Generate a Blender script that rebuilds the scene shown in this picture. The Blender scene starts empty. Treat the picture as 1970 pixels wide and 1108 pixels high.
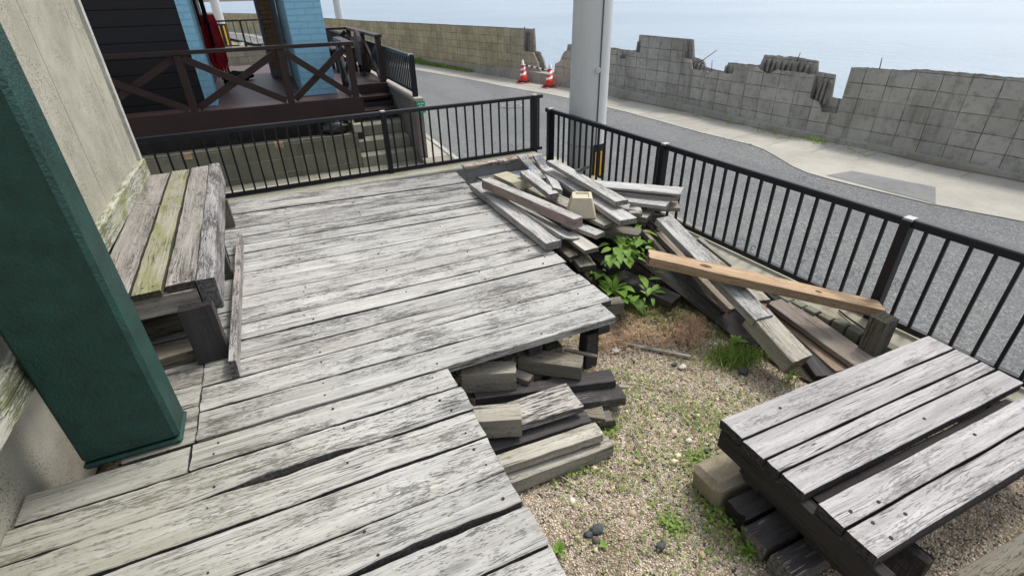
import bpy, math, random
import numpy as np
from mathutils import Vector, Matrix, noise as mnoise
random.seed(7); np.random.seed(7)
scn = bpy.context.scene
# ------------------------------------------------------------------ camera
F=970.;CX=985.;CY=554.;TH=math.radians(30.2);ROLL=math.radians(1.47);YAW=math.radians(66);H=1.8
_c,_s=math.cos(ROLL),math.sin(ROLL)
R0=Vector((math.sin(YAW),-math.cos(YAW),0));HF=Vector((math.cos(YAW),math.sin(YAW),0));ZV=Vector((0,0,1))
FW=HF*math.cos(TH)-ZV*math.sin(TH);UP0=HF*math.sin(TH)+ZV*math.cos(TH)
cr=R0*_c-UP0*_s; cu=R0*_s+UP0*_c
cam=bpy.data.cameras.new('camera');co=bpy.data.objects.new('camera',cam);scn.collection.objects.link(co)
M=Matrix((cr,cu,-FW)).transposed().to_4x4();M.translation=Vector((0,0,H));co.matrix_world=M
cam.sensor_width=36;cam.lens=F/1970*36;cam.clip_start=.05;cam.clip_end=40000;scn.camera=co
scn.render.resolution_x=1024;scn.render.resolution_y=575
def ray(px,py):
    x=(px-CX)/F;y=-(py-CY)/F
    return FW+R0*(x*_c+y*_s)+UP0*(-x*_s+y*_c)
def P(px,py,z):
    "point at height z seen along a line of sight"
    d=ray(px,py);t=(z-H)/d.z;return Vector((d.x*t,d.y*t,z))
# ------------------------------------------------------------------ world / sun / exposure
SUN_EL=math.radians(60);SUN_AZ=math.radians(14)   # azimuth measured from +X toward +Y
w=bpy.data.worlds.new('World');scn.world=w;w.use_nodes=True
nt=w.node_tree;bg=nt.nodes['Background']
sky=nt.nodes.new('ShaderNodeTexSky');sky.sky_type='NISHITA';sky.sun_disc=False
sky.sun_elevation=SUN_EL;sky.sun_rotation=math.radians(90)-SUN_AZ
sky.air_density=1.0;sky.dust_density=3.0;sky.ozone_density=1.0
hs=nt.nodes.new('ShaderNodeHueSaturation');hs.inputs['Saturation'].default_value=.42
nt.links.new(sky.outputs[0],hs.inputs['Color']);nt.links.new(hs.outputs[0],bg.inputs[0]);bg.inputs[1].default_value=.15
sd=bpy.data.lights.new('sun','SUN');sd.energy=1.4;sd.angle=math.radians(12);sd.color=(1,.96,.9)
so=bpy.data.objects.new('sun',sd);scn.collection.objects.link(so)
sdir=Vector((math.cos(SUN_EL)*math.cos(SUN_AZ),math.cos(SUN_EL)*math.sin(SUN_AZ),math.sin(SUN_EL)))
so.rotation_euler=sdir.to_track_quat('Z','Y').to_euler()
scn.view_settings.view_transform='Standard';scn.view_settings.look='None'
scn.view_settings.exposure=.76;scn.view_settings.gamma=1
# ------------------------------------------------------------------ node helper
class NT:
    def __init__(s,name,disp=None):
        s.m=bpy.data.materials.new(name);s.m.use_nodes=True;s.t=s.m.node_tree;s.b=s.t.nodes['Principled BSDF'];s._uv=None;s._ob=None
    def n(s,typ,**k):
        o=s.t.nodes.new('ShaderNode'+typ)
        for a,v in k.items(): setattr(o,a,v)
        return o
    def put(s,sock,v):
        if v is None: return
        if isinstance(v,bpy.types.NodeSocket): s.t.links.new(v,sock)
        elif isinstance(v,(tuple,list)) and len(v)==3 and sock.type=='RGBA': sock.default_value=(*v,1)
        else: sock.default_value=v
    def uv(s):
        if not s._uv: s._uv=s.n('UVMap',uv_map='UVMap').outputs[0]
        return s._uv
    def ob(s):
        if not s._ob: s._ob=s.n('NewGeometry').outputs['Position']
        return s._ob
    def sc(s,v,k):
        o=s.n('VectorMath',operation='MULTIPLY');s.put(o.inputs[0],v);o.inputs[1].default_value=k;return o.outputs[0]
    def add(s,v,k):
        o=s.n('VectorMath',operation='ADD');s.put(o.inputs[0],v);s.put(o.inputs[1],k);return o.outputs[0]
    def noise(s,v,scale=1,detail=3,rough=.55,dist=0,col=False):
        o=s.n('TexNoise');s.put(o.inputs['Vector'],v);o.inputs['Scale'].default_value=scale;o.inputs['Detail'].default_value=detail
        o.inputs['Roughness'].default_value=rough;o.inputs['Distortion'].default_value=dist;return o.outputs[1 if col else 0]
    def vor(s,v,scale=1,feat='F1',out='Distance',rnd=1):
        o=s.n('TexVoronoi',feature=feat);s.put(o.inputs['Vector'],v);o.inputs['Scale'].default_value=scale;o.inputs['Randomness'].default_value=rnd;return o.outputs[out]
    def ramp(s,v,a,b,lo=0.,hi=1.):
        o=s.n('MapRange');o.clamp=True;s.put(o.inputs[0],v);s.put(o.inputs[1],a);s.put(o.inputs[2],b);o.inputs[3].default_value=lo;o.inputs[4].default_value=hi;return o.outputs[0]
    def math(s,op,a,b=None):
        o=s.n('Math',operation=op);s.put(o.inputs[0],a);s.put(o.inputs[1],b);return o.outputs[0]
    def mix(s,f,a,b,bt='MIX'):
        o=s.n('MixRGB',blend_type=bt);s.put(o.inputs[0],f);s.put(o.inputs[1],a);s.put(o.inputs[2],b);return o.outputs[0]
    def attr(s):
        a=s.n('Attribute',attribute_name='pv');q=s.n('SeparateColor');s.t.links.new(a.outputs['Color'],q.inputs[0]);return q.outputs[0],q.outputs[1],q.outputs[2],a.outputs['Alpha']
    def done(s,col,rough=.85,bump=None,bd=.004,bs=1.,**k):
        s.put(s.b.inputs['Base Color'],col);s.put(s.b.inputs['Roughness'],rough);s.b.inputs['Specular IOR Level'].default_value=k.get('spec',.3)
        if 'metal' in k: s.b.inputs['Metallic'].default_value=k['metal']
        if bump is not None:
            o=s.n('Bump');o.inputs['Strength'].default_value=bs;o.inputs['Distance'].default_value=bd;s.put(o.inputs['Height'],bump);s.t.links.new(o.outputs[0],s.b.inputs['Normal'])
        return s.m
def wood(name,light,mid,dark,wear=.0,moss=0.,warm=(.27,.19,.11),paint=None,fleck=.5,bd=.004,endk=(.22,.7),stain=False):
    n=NT(name);uv=n.uv();t,wr,hue,end=n.attr()
    wob=n.noise(n.sc(uv,(1.5,5,1)),1,2,.5);off=n.n('CombineXYZ');n.put(off.inputs[1],n.math('MULTIPLY',wob,.05));uw=n.add(uv,off.outputs[0])
    # knots: bend the grain around them
    kd=n.vor(n.sc(uv,(1.25,4.2,1)),1);km=n.ramp(kd,.02,.13,1,0)
    ring=n.noise(n.math('MULTIPLY',kd,1.0),60,1,.5)
    fib=n.noise(n.sc(uw,(5,130,1)),1,5,.7)
    fine=n.noise(n.sc(uw,(26,420,1)),1,2,.6)
    stk=n.noise(n.sc(uw,(1.1,26,1)),1,5,.62)
    pa=n.noise(n.sc(uv,(2.4,7,1)),1,4,.6);pb=n.noise(n.sc(uw,(9,75,1)),1,4,.65);patch=n.math('ADD',n.math('MULTIPLY',pa,.5),n.math('MULTIPLY',pb,.5))
    crk=n.noise(n.sc(uw,(.75,34,1)),1,2,.5);crk=n.math('ABSOLUTE',n.math('SUBTRACT',crk,.5));crk=n.ramp(crk,.0,.012,1,0)
    crm=n.ramp(n.noise(n.sc(uv,(1.1,6,7)),1,2),.47,.56);crk=n.math('MULTIPLY',crk,crm)
    flk=n.noise(n.sc(uw,(34,210,1)),1,3,.7);
    pp=n.math('ADD',patch,n.math('MULTIPLY',wr,.10));flm=n.math('ADD',flk,n.math('MULTIPLY',n.math('SUBTRACT',pp,.5),1.7));flm=n.ramp(flm,.645-.11*fleck,.70-.11*fleck)
    cr2=n.noise(n.sc(uw,(1.6,75,2)),1,2,.5);cr2=n.ramp(n.math('ABSOLUTE',n.math('SUBTRACT',cr2,.5)),.0,.016,1,0);cr2=n.math('MULTIPLY',cr2,n.ramp(n.noise(n.sc(uv,(1.7,8,3)),1,3),.48,.6))
    c=n.mix(n.ramp(stk,.36,.62),light,mid)
    c=n.mix(n.math('MULTIPLY',n.ramp(fib,.47,.68),.48),c,tuple(v*.62 for v in mid))
    c=n.mix(n.math('MULTIPLY',n.ramp(fine,.45,.7),.35),c,tuple(v*.5 for v in mid))
    c=n.mix(n.math('MULTIPLY',hue,n.ramp(n.noise(n.sc(uv,(2,7,3)),1,3),.3,.6)),c,warm)
    # dark weathered remains
    wsum=n.math('ADD',patch,n.math('MULTIPLY',n.math('SUBTRACT',fib,.5),.55))
    wm=n.ramp(n.math('ADD',wsum,n.math('MULTIPLY',wr,.32)),.60-wear*.4,.68-wear*.4)
    c=n.mix(n.math('MULTIPLY',wm,.9 if paint else .38),c,paint if paint else dark)
    c=n.mix(n.math('MULTIPLY',flm,.9*min(1,fleck+.4)),c,dark)
    c=n.mix(n.math('MULTIPLY',crk,.95),c,(.018,.016,.014));c=n.mix(n.math('MULTIPLY',cr2,.7),c,(.03,.027,.024))
    kc=n.mix(ring,tuple(v*.45 for v in mid),dark);c=n.mix(n.math('MULTIPLY',km,.75),c,kc)
    if moss: 
        mm=n.ramp(n.noise(n.sc(uv,(2.2,6,9)),1,4,.6),.62-moss*.3,.8-moss*.3);c=n.mix(n.math('MULTIPLY',mm,.7),c,(.17,.19,.05))
    if stain:
        sx=n.n('SeparateXYZ');n.put(sx.inputs[0],n.ob());mk=n.math('MULTIPLY',n.ramp(sx.outputs[0],.15,-.75),n.ramp(sx.outputs[1],3.1,2.1));mk=n.math('MULTIPLY',mk,n.ramp(n.noise(n.sc(uv,(1.5,8,1)),1,4),.3,.6,.35,1))
        c=n.mix(n.math('MULTIPLY',mk,.5),c,(.22,.215,.135))
        rs=n.ramp(n.noise(n.sc(uv,(2.2,9,4)),1,3,.6),.66,.78);c=n.mix(n.math('MULTIPLY',rs,.45),c,(.33,.25,.13))
    tt=n.ramp(t,0,1,.55,1.4);o=n.n('VectorMath',operation='SCALE');n.put(o.inputs[0],c);n.put(o.inputs[3],tt);c=o.outputs[0]
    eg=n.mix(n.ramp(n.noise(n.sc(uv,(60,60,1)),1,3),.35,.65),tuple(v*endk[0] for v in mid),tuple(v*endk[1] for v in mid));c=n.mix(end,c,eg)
    b=n.math('ADD',n.math('MULTIPLY',fib,.55),n.math('MULTIPLY',fine,.25));b=n.math('ADD',b,n.math('MULTIPLY',stk,.5))
    b=n.math('SUBTRACT',b,n.math('MULTIPLY',crk,1.2));b=n.math('SUBTRACT',b,n.math('MULTIPLY',flm,.35))
    return n.done(c,.9,b,bd,.9,spec=.2)
def concrete(name,a,b,spk=.5,joint=None,jcol=(.08,.075,.065),stain=(.10,.09,.07),sta=.4,scale=1.,vert=True,bd=.004,far=False):
    n=NT(name);uv=n.uv();p=n.ob()
    big=n.noise(p,1.3*scale,5,.6);med=n.noise(p,9*scale,5,.65);fi=n.noise(p,90*scale,3,.7)
    c=n.mix(n.ramp(big,.35,.65),a,b);c=n.mix(n.math('MULTIPLY',n.ramp(fi,.35,.7),spk),c,tuple(v*.55 for v in a))
    c=n.mix(n.math('MULTIPLY',n.ramp(med,.5,.72),sta),c,stain)
    if vert: st=n.noise(n.sc(uv,(7,.8,1)),1,4,.6);c=n.mix(n.math('MULTIPLY',n.ramp(st,.52,.72),sta),c,stain)
    if far:
        sx=n.n('SeparateXYZ');n.put(sx.inputs[0],p);c=n.mix(n.ramp(sx.outputs[1],11.5,15.5),c,n.mix(1,c,(1.12,1.02,.74),'MULTIPLY'))
    h=n.math('ADD',n.math('MULTIPLY',med,.5),fi)
    if joint:
        w_,h_,m_,o_=joint;br=n.n('TexBrick');br.offset=o_;n.put(br.inputs['Vector'],n.add(uv,n.sc(n.noise(p,3,2,.5,0,True),(.02,.02,0))))
        br.inputs['Scale'].default_value=1;br.inputs['Brick Width'].default_value=w_;br.inputs['Row Height'].default_value=h_;br.inputs['Mortar Size'].default_value=m_;br.inputs['Mortar Smooth'].default_value=.3;br.inputs['Bias'].default_value=0
        br.inputs['Color1'].default_value=(.86,.86,.86,1);br.inputs['Color2'].default_value=(1.08,1.08,1.08,1);br.inputs['Mortar'].default_value=(1,1,1,1)
        c=n.mix(1,c,br.outputs[0],'MULTIPLY')
        brk=n.ramp(n.noise(p,3.1,4,.6),.38,.62,.12,.9)
        c=n.mix(n.math('MULTIPLY',br.outputs[1],brk),c,jcol);h=n.math('SUBTRACT',h,n.math('MULTIPLY',br.outputs[1],2.5))
    return n.done(c,.92,h,bd,.8,spec=.2)
def plain(name,col,rough=.5,var=.15,scale=8,bd=.002,**k):
    n=NT(name);p=n.ob();v=n.noise(p,scale,5,.6);c=n.mix(n.ramp(v,.3,.7),tuple(x*(1-var) for x in col),tuple(min(1,x*(1+var)) for x in col))
    return n.done(c,rough,n.noise(p,scale*9,3),bd,.5,**k)
# ------------------------------------------------------------------ mesh builder
class MB:
    def __init__(s): s.v=[];s.f=[];s.uv=[];s.pv=[];s.mi=[];s.sm=[]
    def face(s,idx,uv,pv=(.5,0,0,0),mi=0,sm=False): s.f.append(idx);s.uv.append(uv);s.pv.append(pv);s.mi.append(mi);s.sm.append(sm)
    def quadbox(s,vs,pv,mi,top,o=0):
        # vs 8 verts: bottom 0-3 ccw, top 4-7 ; uv by face axes
        b=len(s.v);s.v+=vs
        for q in ((0,3,2,1),(4,5,6,7),(0,1,5,4),(1,2,6,5),(2,3,7,6),(3,0,4,7)):
            a=[vs[i] for i in q];n=(a[1]-a[0]).cross(a[2]-a[0]);n=[abs(x) for x in n]
            if n[2]>=n[0] and n[2]>=n[1]: uv=[(p.x+o,p.y) for p in a]
            elif n[0]>=n[1]: uv=[(p.y+o,p.z) for p in a]
            else: uv=[(p.x+o,p.z) for p in a]
            s.face([b+i for i in q],uv,pv,mi)
    def box(s,x0,y0,z0,x1,y1,z1,pv=(.5,0,0,0),mi=0):
        s.quadbox([Vector(p) for p in ((x0,y0,z0),(x1,y0,z0),(x1,y1,z0),(x0,y1,z0),(x0,y0,z1),(x1,y0,z1),(x1,y1,z1),(x0,y1,z1))],pv,mi,0)
    def hexa(s,bot,top,pv=(.5,0,0,0),mi=0): s.quadbox([Vector(p) for p in bot]+[Vector(p) for p in top],pv,mi,0)
    def rbox(s,x0,y0,z0,x1,y1,z1,c=.006,j=0.,pv=(.5,0,0,0),mi=0,taper=0):
        "chamfered, slightly irregular box"
        b=len(s.v);xs=(x0,x1);ys=(y0,y1);zs=(z0,z1);idx={}
        for ix in (0,1):
            for iy in (0,1):
                for iz in (0,1):
                    sx,sy,sz=(1,-1)[ix],(1,-1)[iy],(1,-1)[iz]
                    jx,jy,jz=[random.uniform(-j,j) for _ in range(3)];tp=taper if iz else 0
                    for k,(ax,ay,az) in enumerate(((0,1,1),(1,0,1),(1,1,0))):
                        idx[(ix,iy,iz,k)]=len(s.v);s.v.append(Vector((xs[ix]+sx*(c*ax+tp)+jx,ys[iy]+sy*(c*ay+tp)+jy,zs[iz]+sz*c*az+jz)))
        def F(ids,flip):
            a=[s.v[i] for i in ids];n=(a[1]-a[0]).cross(a[2]-a[0]);q=[abs(t) for t in n]
            uv=[(p.x,p.y) for p in a] if q[2]>=max(q[0],q[1]) else ([(p.y,p.z) for p in a] if q[0]>=q[1] else [(p.x,p.z) for p in a])
            s.face(ids,uv,pv,mi)
        g=lambda *k:idx[k]
        for i in (0,1):
            f=[g(i,0,0,0),g(i,1,0,0),g(i,1,1,0),g(i,0,1,0)];F(f if i else f[::-1],0)
            f=[g(0,i,0,1),g(1,i,0,1),g(1,i,1,1),g(0,i,1,1)];F(f[::-1] if i else f,0)
            f=[g(0,0,i,2),g(1,0,i,2),g(1,1,i,2),g(0,1,i,2)];F(f if i else f[::-1],0)
        for a in (0,1):
            for c_ in (0,1):
                F([g(0,a,c_,1),g(1,a,c_,1),g(1,a,c_,2),g(0,a,c_,2)],0)
                F([g(a,0,c_,0),g(a,1,c_,0),g(a,1,c_,2),g(a,0,c_,2)],0)
                F([g(a,c_,0,0),g(a,c_,1,0),g(a,c_,1,1),g(a,c_,0,1)],0)
                for d in (0,1): F([g(a,c_,d,0),g(a,c_,d,1),g(a,c_,d,2)],0)
    def tube(s,p0,p1,r0,r1=None,n=10,pv=(.5,0,0,0),mi=0,cap=True,segs=1):
        r1=r0 if r1 is None else r1;p0=Vector(p0);p1=Vector(p1);d=(p1-p0);L=d.length;d.normalize()
        a=d.orthogonal().normalized();c=d.cross(a);b=len(s.v)
        for k in range(segs+1):
            t=k/segs;p=p0.lerp(p1,t);r=r0+(r1-r0)*t
            for i in range(n):
                th=2*math.pi*i/n;s.v.append(p+a*(r*math.cos(th))+c*(r*math.sin(th)))
        for k in range(segs):
            for i in range(n):
                j=(i+1)%n;q=b+k*n
                s.face([q+i,q+j,q+n+j,q+n+i],[(r0*6.28*i/n,L*k/segs),(r0*6.28*(i+1)/n,L*k/segs),(r0*6.28*(i+1)/n,L*(k+1)/segs),(r0*6.28*i/n,L*(k+1)/segs)],pv,mi,True)
        if cap:
            s.face([b+i for i in range(n)][::-1],[(0,0)]*n,pv,mi);s.face([b+segs*n+i for i in range(n)],[(0,0)]*n,pv,mi)
    def path(s,pts,r0,r1,n=6,mi=0,pv=(.5,0,0,0)):
        m=len(pts)-1
        for i in range(m): s.tube(pts[i],pts[i+1],r0+(r1-r0)*i/m,r0+(r1-r0)*(i+1)/m,n,pv,mi,True)
    def board(s,p0,p1,w,t,roll=0.,up=None,tint=.5,wear=0.,hue=0.,jit=.0022,cham=.003,cup=0.,bow=0.,mi=0,w1=None,rag=.004,seg=.06,twist=0.,notch=(),dside=.0):
        "weathered sawn timber; p0,p1 = centre line of its top face"
        p0=Vector(p0);p1=Vector(p1);ax=p1-p0;L=ax.length;ax.normalize();up=Vector(up) if up else ZV
        sd=ax.cross(up).normalized();up=sd.cross(ax).normalized()
        N=max(2,int(L/seg));uo=random.uniform(0,50);vo=random.uniform(0,50);c=cham;w1=w if w1 is None else w1;b=len(s.v);K=11
        ph=[random.uniform(0,100) for _ in range(4)]
        for k in range(N+1):
            u=k/N;ww=w+(w1-w)*u;hw=ww/2
            a=roll+twist*u;rs=sd*math.cos(a)+up*math.sin(a);ru=up*math.cos(a)-sd*math.sin(a)
            e1=mnoise.noise(Vector((u*L*3,ph[0],0)))*jit*2.2+mnoise.noise(Vector((u*L*14,ph[0],3)))*jit
            e2=mnoise.noise(Vector((u*L*3,ph[1],0)))*jit*2.2+mnoise.noise(Vector((u*L*14,ph[1],3)))*jit
            for (sd_,u0_,u1_,dp_) in notch:
                if u0_<u<u1_:
                    q_=dp_*math.sin(math.pi*(u-u0_)/(u1_-u0_))**.8*(1+.4*mnoise.noise(Vector((u*L*12,ph[3],0))))
                    if sd_>0: e2-=q_
                    else: e1+=q_
            zc=mnoise.noise(Vector((u*L*1.2,ph[2],0)))*jit*1.3-bow*4*u*(1-u)
            ce=p0+ax*(L*u)+ru*zc
            pr=[(-hw+c+e1,0),(-hw*.5,cup),(0,cup*1.3),(hw*.5,cup),(hw-c+e2,0),(hw+e2,-c),(hw+e2*.5,-t+c),(hw-c,-t),(-hw+c,-t),(-hw+e1*.5,-t+c),(-hw+e1,-c)]
            for (x,z) in pr:
                q=ce+rs*x+ru*(z+random.uniform(-1,1)*jit*.12)
                if k in (0,N): q=q+ax*random.uniform(-rag,rag)
                s.v.append(q)
        per=[0];
        for i in range(K):
            x0,z0=pr[i];x1,z1=pr[(i+1)%K];per.append(per[-1]+math.hypot(x1-x0,z1-z0))
        pv=(tint,wear,hue,0)
        for k in range(N):
            for i in range(K):
                j=(i+1)%K;q=b+k*K;u0=uo+L*k/N;u1=uo+L*(k+1)/N;v0=vo+per[i];v1=vo+per[i+1]
                s.face([q+i,q+K+i,q+K+j,q+j],[(u0,v0),(u1,v0),(u1,v1),(u0,v1)],(tint,wear,hue,dside) if 5<=i<=9 else pv,mi,False)  # sides take the dark end colour: grime plus painted gap shade
        pe=(tint,wear,hue,1)
        s.face([b+i for i in range(K)],[(uo+x,vo+z) for x,z in pr],pe,mi);s.face([b+N*K+i for i in range(K)][::-1],[(uo+x,vo+z) for x,z in pr][::-1],pe,mi)
    def leaf(s,p,tip,w,up=ZV,fold=.25,droop=.15,n=6,mi=0,pv=(.5,0,0,0),shape=.42):
        p=Vector(p);tip=Vector(tip);d=tip-p;L=d.length;d.normalize();sd=d.cross(up)
        if sd.length<1e-3: sd=Vector((1,0,0))
        sd.normalize();u=sd.cross(d);b=len(s.v)
        for k in range(n+1):
            t=k/n;wd=w/2*t**.55*(1-t)**.85/.392 if 0<t<1 else .0008
            ce=p+d*(L*t)+u*(L*droop*math.sin(math.pi*t));s.v+= [ce-sd*wd+u*(wd*fold),ce,ce+sd*wd+u*(wd*fold)]
        for k in range(n):
            q=b+3*k
            for j in (0,1): s.face([q+j,q+j+1,q+j+4,q+j+3],[(t_,r_) for t_,r_ in ((j,k/n),(j+1,k/n),(j+1,(k+1)/n),(j,(k+1)/n))],pv,mi,True)
    def build(s,name,mats,parent=None,loc=None):
        me=bpy.data.meshes.new(name)
        vs=[tuple(v) for v in s.v]
        if parent is not None and parent.get('_o') is not None: ox,oy,oz=parent['_o']
        else: ox=oy=oz=0
        o=bpy.data.objects.new(name,me);scn.collection.objects.link(o)
        if parent is not None:
            o.parent=parent;wl=world_loc(parent);vs=[(a-wl.x,b-wl.y,c-wl.z) for a,b,c in vs]
        else:
            a=np.array(vs);l=Vector(((a[:,0].min()+a[:,0].max())/2,(a[:,1].min()+a[:,1].max())/2,a[:,2].min())) if loc is None else Vector(loc)
            o.location=l;vs=[(x-l.x,y-l.y,z-l.z) for x,y,z in vs]
        me.from_pydata(vs,[],s.f)
        uvl=me.uv_layers.new(name='UVMap');uvl.data.foreach_set('uv',[c for f in s.uv for p in f for c in p[:2]])
        at=me.color_attributes.new('pv','FLOAT_COLOR','CORNER');at.data.foreach_set('color',[c for f,p in zip(s.f,s.pv) for _ in f for c in p])
        me.polygons.foreach_set('material_index',s.mi);me.polygons.foreach_set('use_smooth',s.sm)
        for m in (mats if isinstance(mats,(list,tuple)) else [mats]): me.materials.append(m)
        me.update();return o
def world_loc(o):
    l=o.location.copy();p=o.parent
    while p: l=l+p.location;p=p.parent
    return l
def tag(o,label=None,cat=None,group=None,kind=None):
    if label: o['label']=label
    if cat: o['category']=cat
    if group: o['group']=group
    if kind: o['kind']=kind
    return o
def empty(name,loc,label,cat,group=None):
    o=bpy.data.objects.new(name,None);scn.collection.objects.link(o);o.location=loc;o.empty_display_size=.1;return tag(o,label,cat,group)
def structure(name,mb,m): return tag(mb.build(name,m),kind='structure')
# ------------------------------------------------------------------ materials
W_DECK=wood('weathered_deck_wood',(.56,.555,.53),(.39,.385,.36),(.06,.056,.05),wear=-.07,fleck=.36,stain=True,bd=.006,endk=(.08,.25))
W_PILE=wood('grey_timber',(.50,.49,.475),(.38,.37,.35),(.07,.065,.06),wear=0,fleck=.35)
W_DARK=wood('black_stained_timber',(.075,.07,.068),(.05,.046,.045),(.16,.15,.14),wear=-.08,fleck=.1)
W_PEEL=wood('peeling_painted_timber',(.42,.40,.36),(.30,.285,.25),(.05,.045,.045),wear=.19,paint=(.035,.03,.034),fleck=.3)
W_BROWN=wood('raw_brown_timber',(.50,.365,.235),(.34,.235,.145),(.11,.07,.04),wear=-.03,paint=(.60,.56,.50),fleck=.18)
W_TAN=wood('greyed_tan_timber',(.36,.31,.26),(.29,.245,.2),(.10,.08,.06),wear=-.15,fleck=.1)
W_YEL=wood('pale_yellow_timber',(.45,.43,.37),(.33,.31,.255),(.09,.08,.06),wear=-.1,fleck=.3)
W_BENCH=wood('old_bench_wood',(.36,.345,.32),(.235,.22,.20),(.07,.06,.05),wear=.0,moss=.08,fleck=.3,endk=(.12,.4))
W_BMOSS=wood('mossy_bench_wood',(.34,.33,.26),(.24,.235,.17),(.07,.06,.05),wear=-.02,moss=.6,fleck=.2,endk=(.12,.4))
W_BFRONT=wood('bench_front_wood',(.38,.37,.36),(.25,.24,.235),(.075,.07,.07),wear=.08,fleck=.8)
W_TABLE=wood('table_top_wood',(.52,.505,.50),(.36,.345,.335),(.12,.11,.10),wear=-.08,fleck=.12,endk=(.06,.2))
W_UNDER=wood('dark_old_wood',(.20,.185,.15),(.14,.13,.10),(.05,.045,.04),wear=.0,fleck=.4)  # plain dark old wood for posts, legs and offcuts
W_PINK=wood('pink_peeled_timber',(.50,.49,.475),(.38,.37,.35),(.06,.055,.055),wear=.05,fleck=.3)
_t=W_PINK.node_tree;_b=_t.nodes['Principled BSDF'];_src=_b.inputs['Base Color'].links[0].from_socket
def _pink():
    n=NT.__new__(NT);n.m=W_PINK;n.t=_t;n.b=_b;n._uv=None;n._ob=None
    g=n.n('NewGeometry');sx=n.n('SeparateXYZ');n.put(sx.inputs[0],g.outputs['True Normal']);side=n.ramp(n.math('ABSOLUTE',sx.outputs[2]),.3,.6,1,0)
    br=n.n('TexBrick');n.put(br.inputs['Vector'],n.add(n.uv(),n.sc(n.noise(n.uv(),14,4,.6,0,True),(.12,.05,0))));br.inputs['Scale'].default_value=1;br.inputs['Brick Width'].default_value=.17;br.inputs['Row Height'].default_value=.045;br.inputs['Mortar Size'].default_value=.0;br.inputs['Color1'].default_value=(.33,.25,.23,1);br.inputs['Color2'].default_value=(.05,.045,.045,1);br.inputs['Mortar'].default_value=(.09,.08,.08,1);br.inputs['Bias'].default_value=-.35
    c=n.mix(n.math('MULTIPLY',side,.85),_src,br.outputs[0]);n.put(_b.inputs['Base Color'],c)
_pink()
NAIL=plain('rusty_nail',(.045,.028,.022),.8,.3,60)
BLACK=plain('black_fence_paint',(.010,.011,.015),.42,.15,6,.0005,spec=.32)
CLAMP=plain('grey_clamp',(.42,.42,.42),.5)
GREEN=plain('green_column_paint',(.007,.040,.032),.5,.35,9,.012,spec=.4)
BROWNP=plain('dark_brown_deck_paint',(.028,.015,.014),.5,.2,3,.001)
CONC=concrete('pale_concrete',(.38,.365,.32),(.46,.44,.39),.35,sta=.35)
CONC_Y=concrete('mossy_kerb_concrete',(.34,.33,.25),(.45,.43,.35),.4,sta=.5,stain=(.2,.17,.09))
KERBIN=concrete('kerb_inner_face',(.26,.29,.31),(.33,.34,.34),.2,joint=(.4,.3,.004,0),jcol=(.3,.3,.28),sta=.5,stain=(.2,.12,.05))
SEAW=concrete('sea_wall_block',(.38,.36,.32),(.50,.48,.43),.45,joint=(.33,.215,.006,0),jcol=(.06,.055,.048),sta=.5,stain=(.125,.115,.095),bd=.008,far=True)
SEAC=concrete('broken_block_core',(.27,.25,.22),(.38,.355,.32),.5,sta=.7,stain=(.07,.065,.06),bd=.02)
RETW=concrete('retaining_wall_block',(.15,.148,.11),(.21,.2,.15),.3,joint=(.62,.2,.005,.5),jcol=(.36,.35,.28),sta=.45,stain=(.085,.085,.055))
RIBW=concrete('ribbed_brick_wall',(.22,.19,.175),(.28,.25,.23),.3,joint=(.03,.19,.006,0),jcol=(.1,.085,.08),sta=.3)
STEP=concrete('step_concrete',(.23,.225,.18),(.30,.29,.23),.35,sta=.4,stain=(.13,.125,.09))
# ------------------------------------------------------------------ setting: ground, sea, road
DZ=-.34
foot_px=[(400,57),(500,66),(700,107),(800,122),(905,139),(960,148),(1010,157),(1101,171),(1166,184),(1323,217),(1404,236),(1500,257),(1600,276),(1723,300)]
FT=[P(x,y,-.4) for x,y in foot_px];WPTH=[]
for i,p in enumerate(FT):
    d=(FT[min(i+1,len(FT)-1)]-FT[max(i-1,0)]);d.z=0;d.normalize();WPTH.append(p+Vector((-d.y,d.x,0))*.13)
far=WPTH[0]+(WPTH[0]-WPTH[1]).normalized()*60
WPTH=[far]+WPTH+[WPTH[-1]+Vector((.16,-1.5,0)),WPTH[-1]+Vector((.7,-6,0)),WPTH[-1]+Vector((6,-60,0))]
WPTH=[Vector((p.x,p.y,0)) for p in WPTH]
cum=[0]
for a,b in zip(WPTH,WPTH[1:]): cum.append(cum[-1]+(b-a).length)
def wpos(s):
    for i in range(len(WPTH)-1):
        if s<=cum[i+1] or i==len(WPTH)-2:
            t=(s-cum[i])/(cum[i+1]-cum[i]);d=(WPTH[i+1]-WPTH[i]).normalized();p=WPTH[i].lerp(WPTH[i+1],t);return p,d
def wnorm(s):
    _,a=wpos(max(0,s-.6));_,b=wpos(min(cum[-1],s+.6));d=(a+b).normalized();return Vector((-d.y,d.x,0))   # points to the sea
def w_near(p):
    best=(1e9,0)
    for i in range(len(WPTH)-1):
        a,b=WPTH[i],WPTH[i+1];e=b-a;k=max(0,min(1,(Vector((p.x,p.y,0))-a).dot(e)/e.length_squared));q=a+e*k;dd=(Vector((p.x,p.y,0))-q).length
        if dd<best[0]: best=(dd,cum[i]+k*e.length)
    return best[1],best[0]
LS=[];LZ=[]
def ledge_z(s): return float(np.interp(s,LS,LZ))
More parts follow.
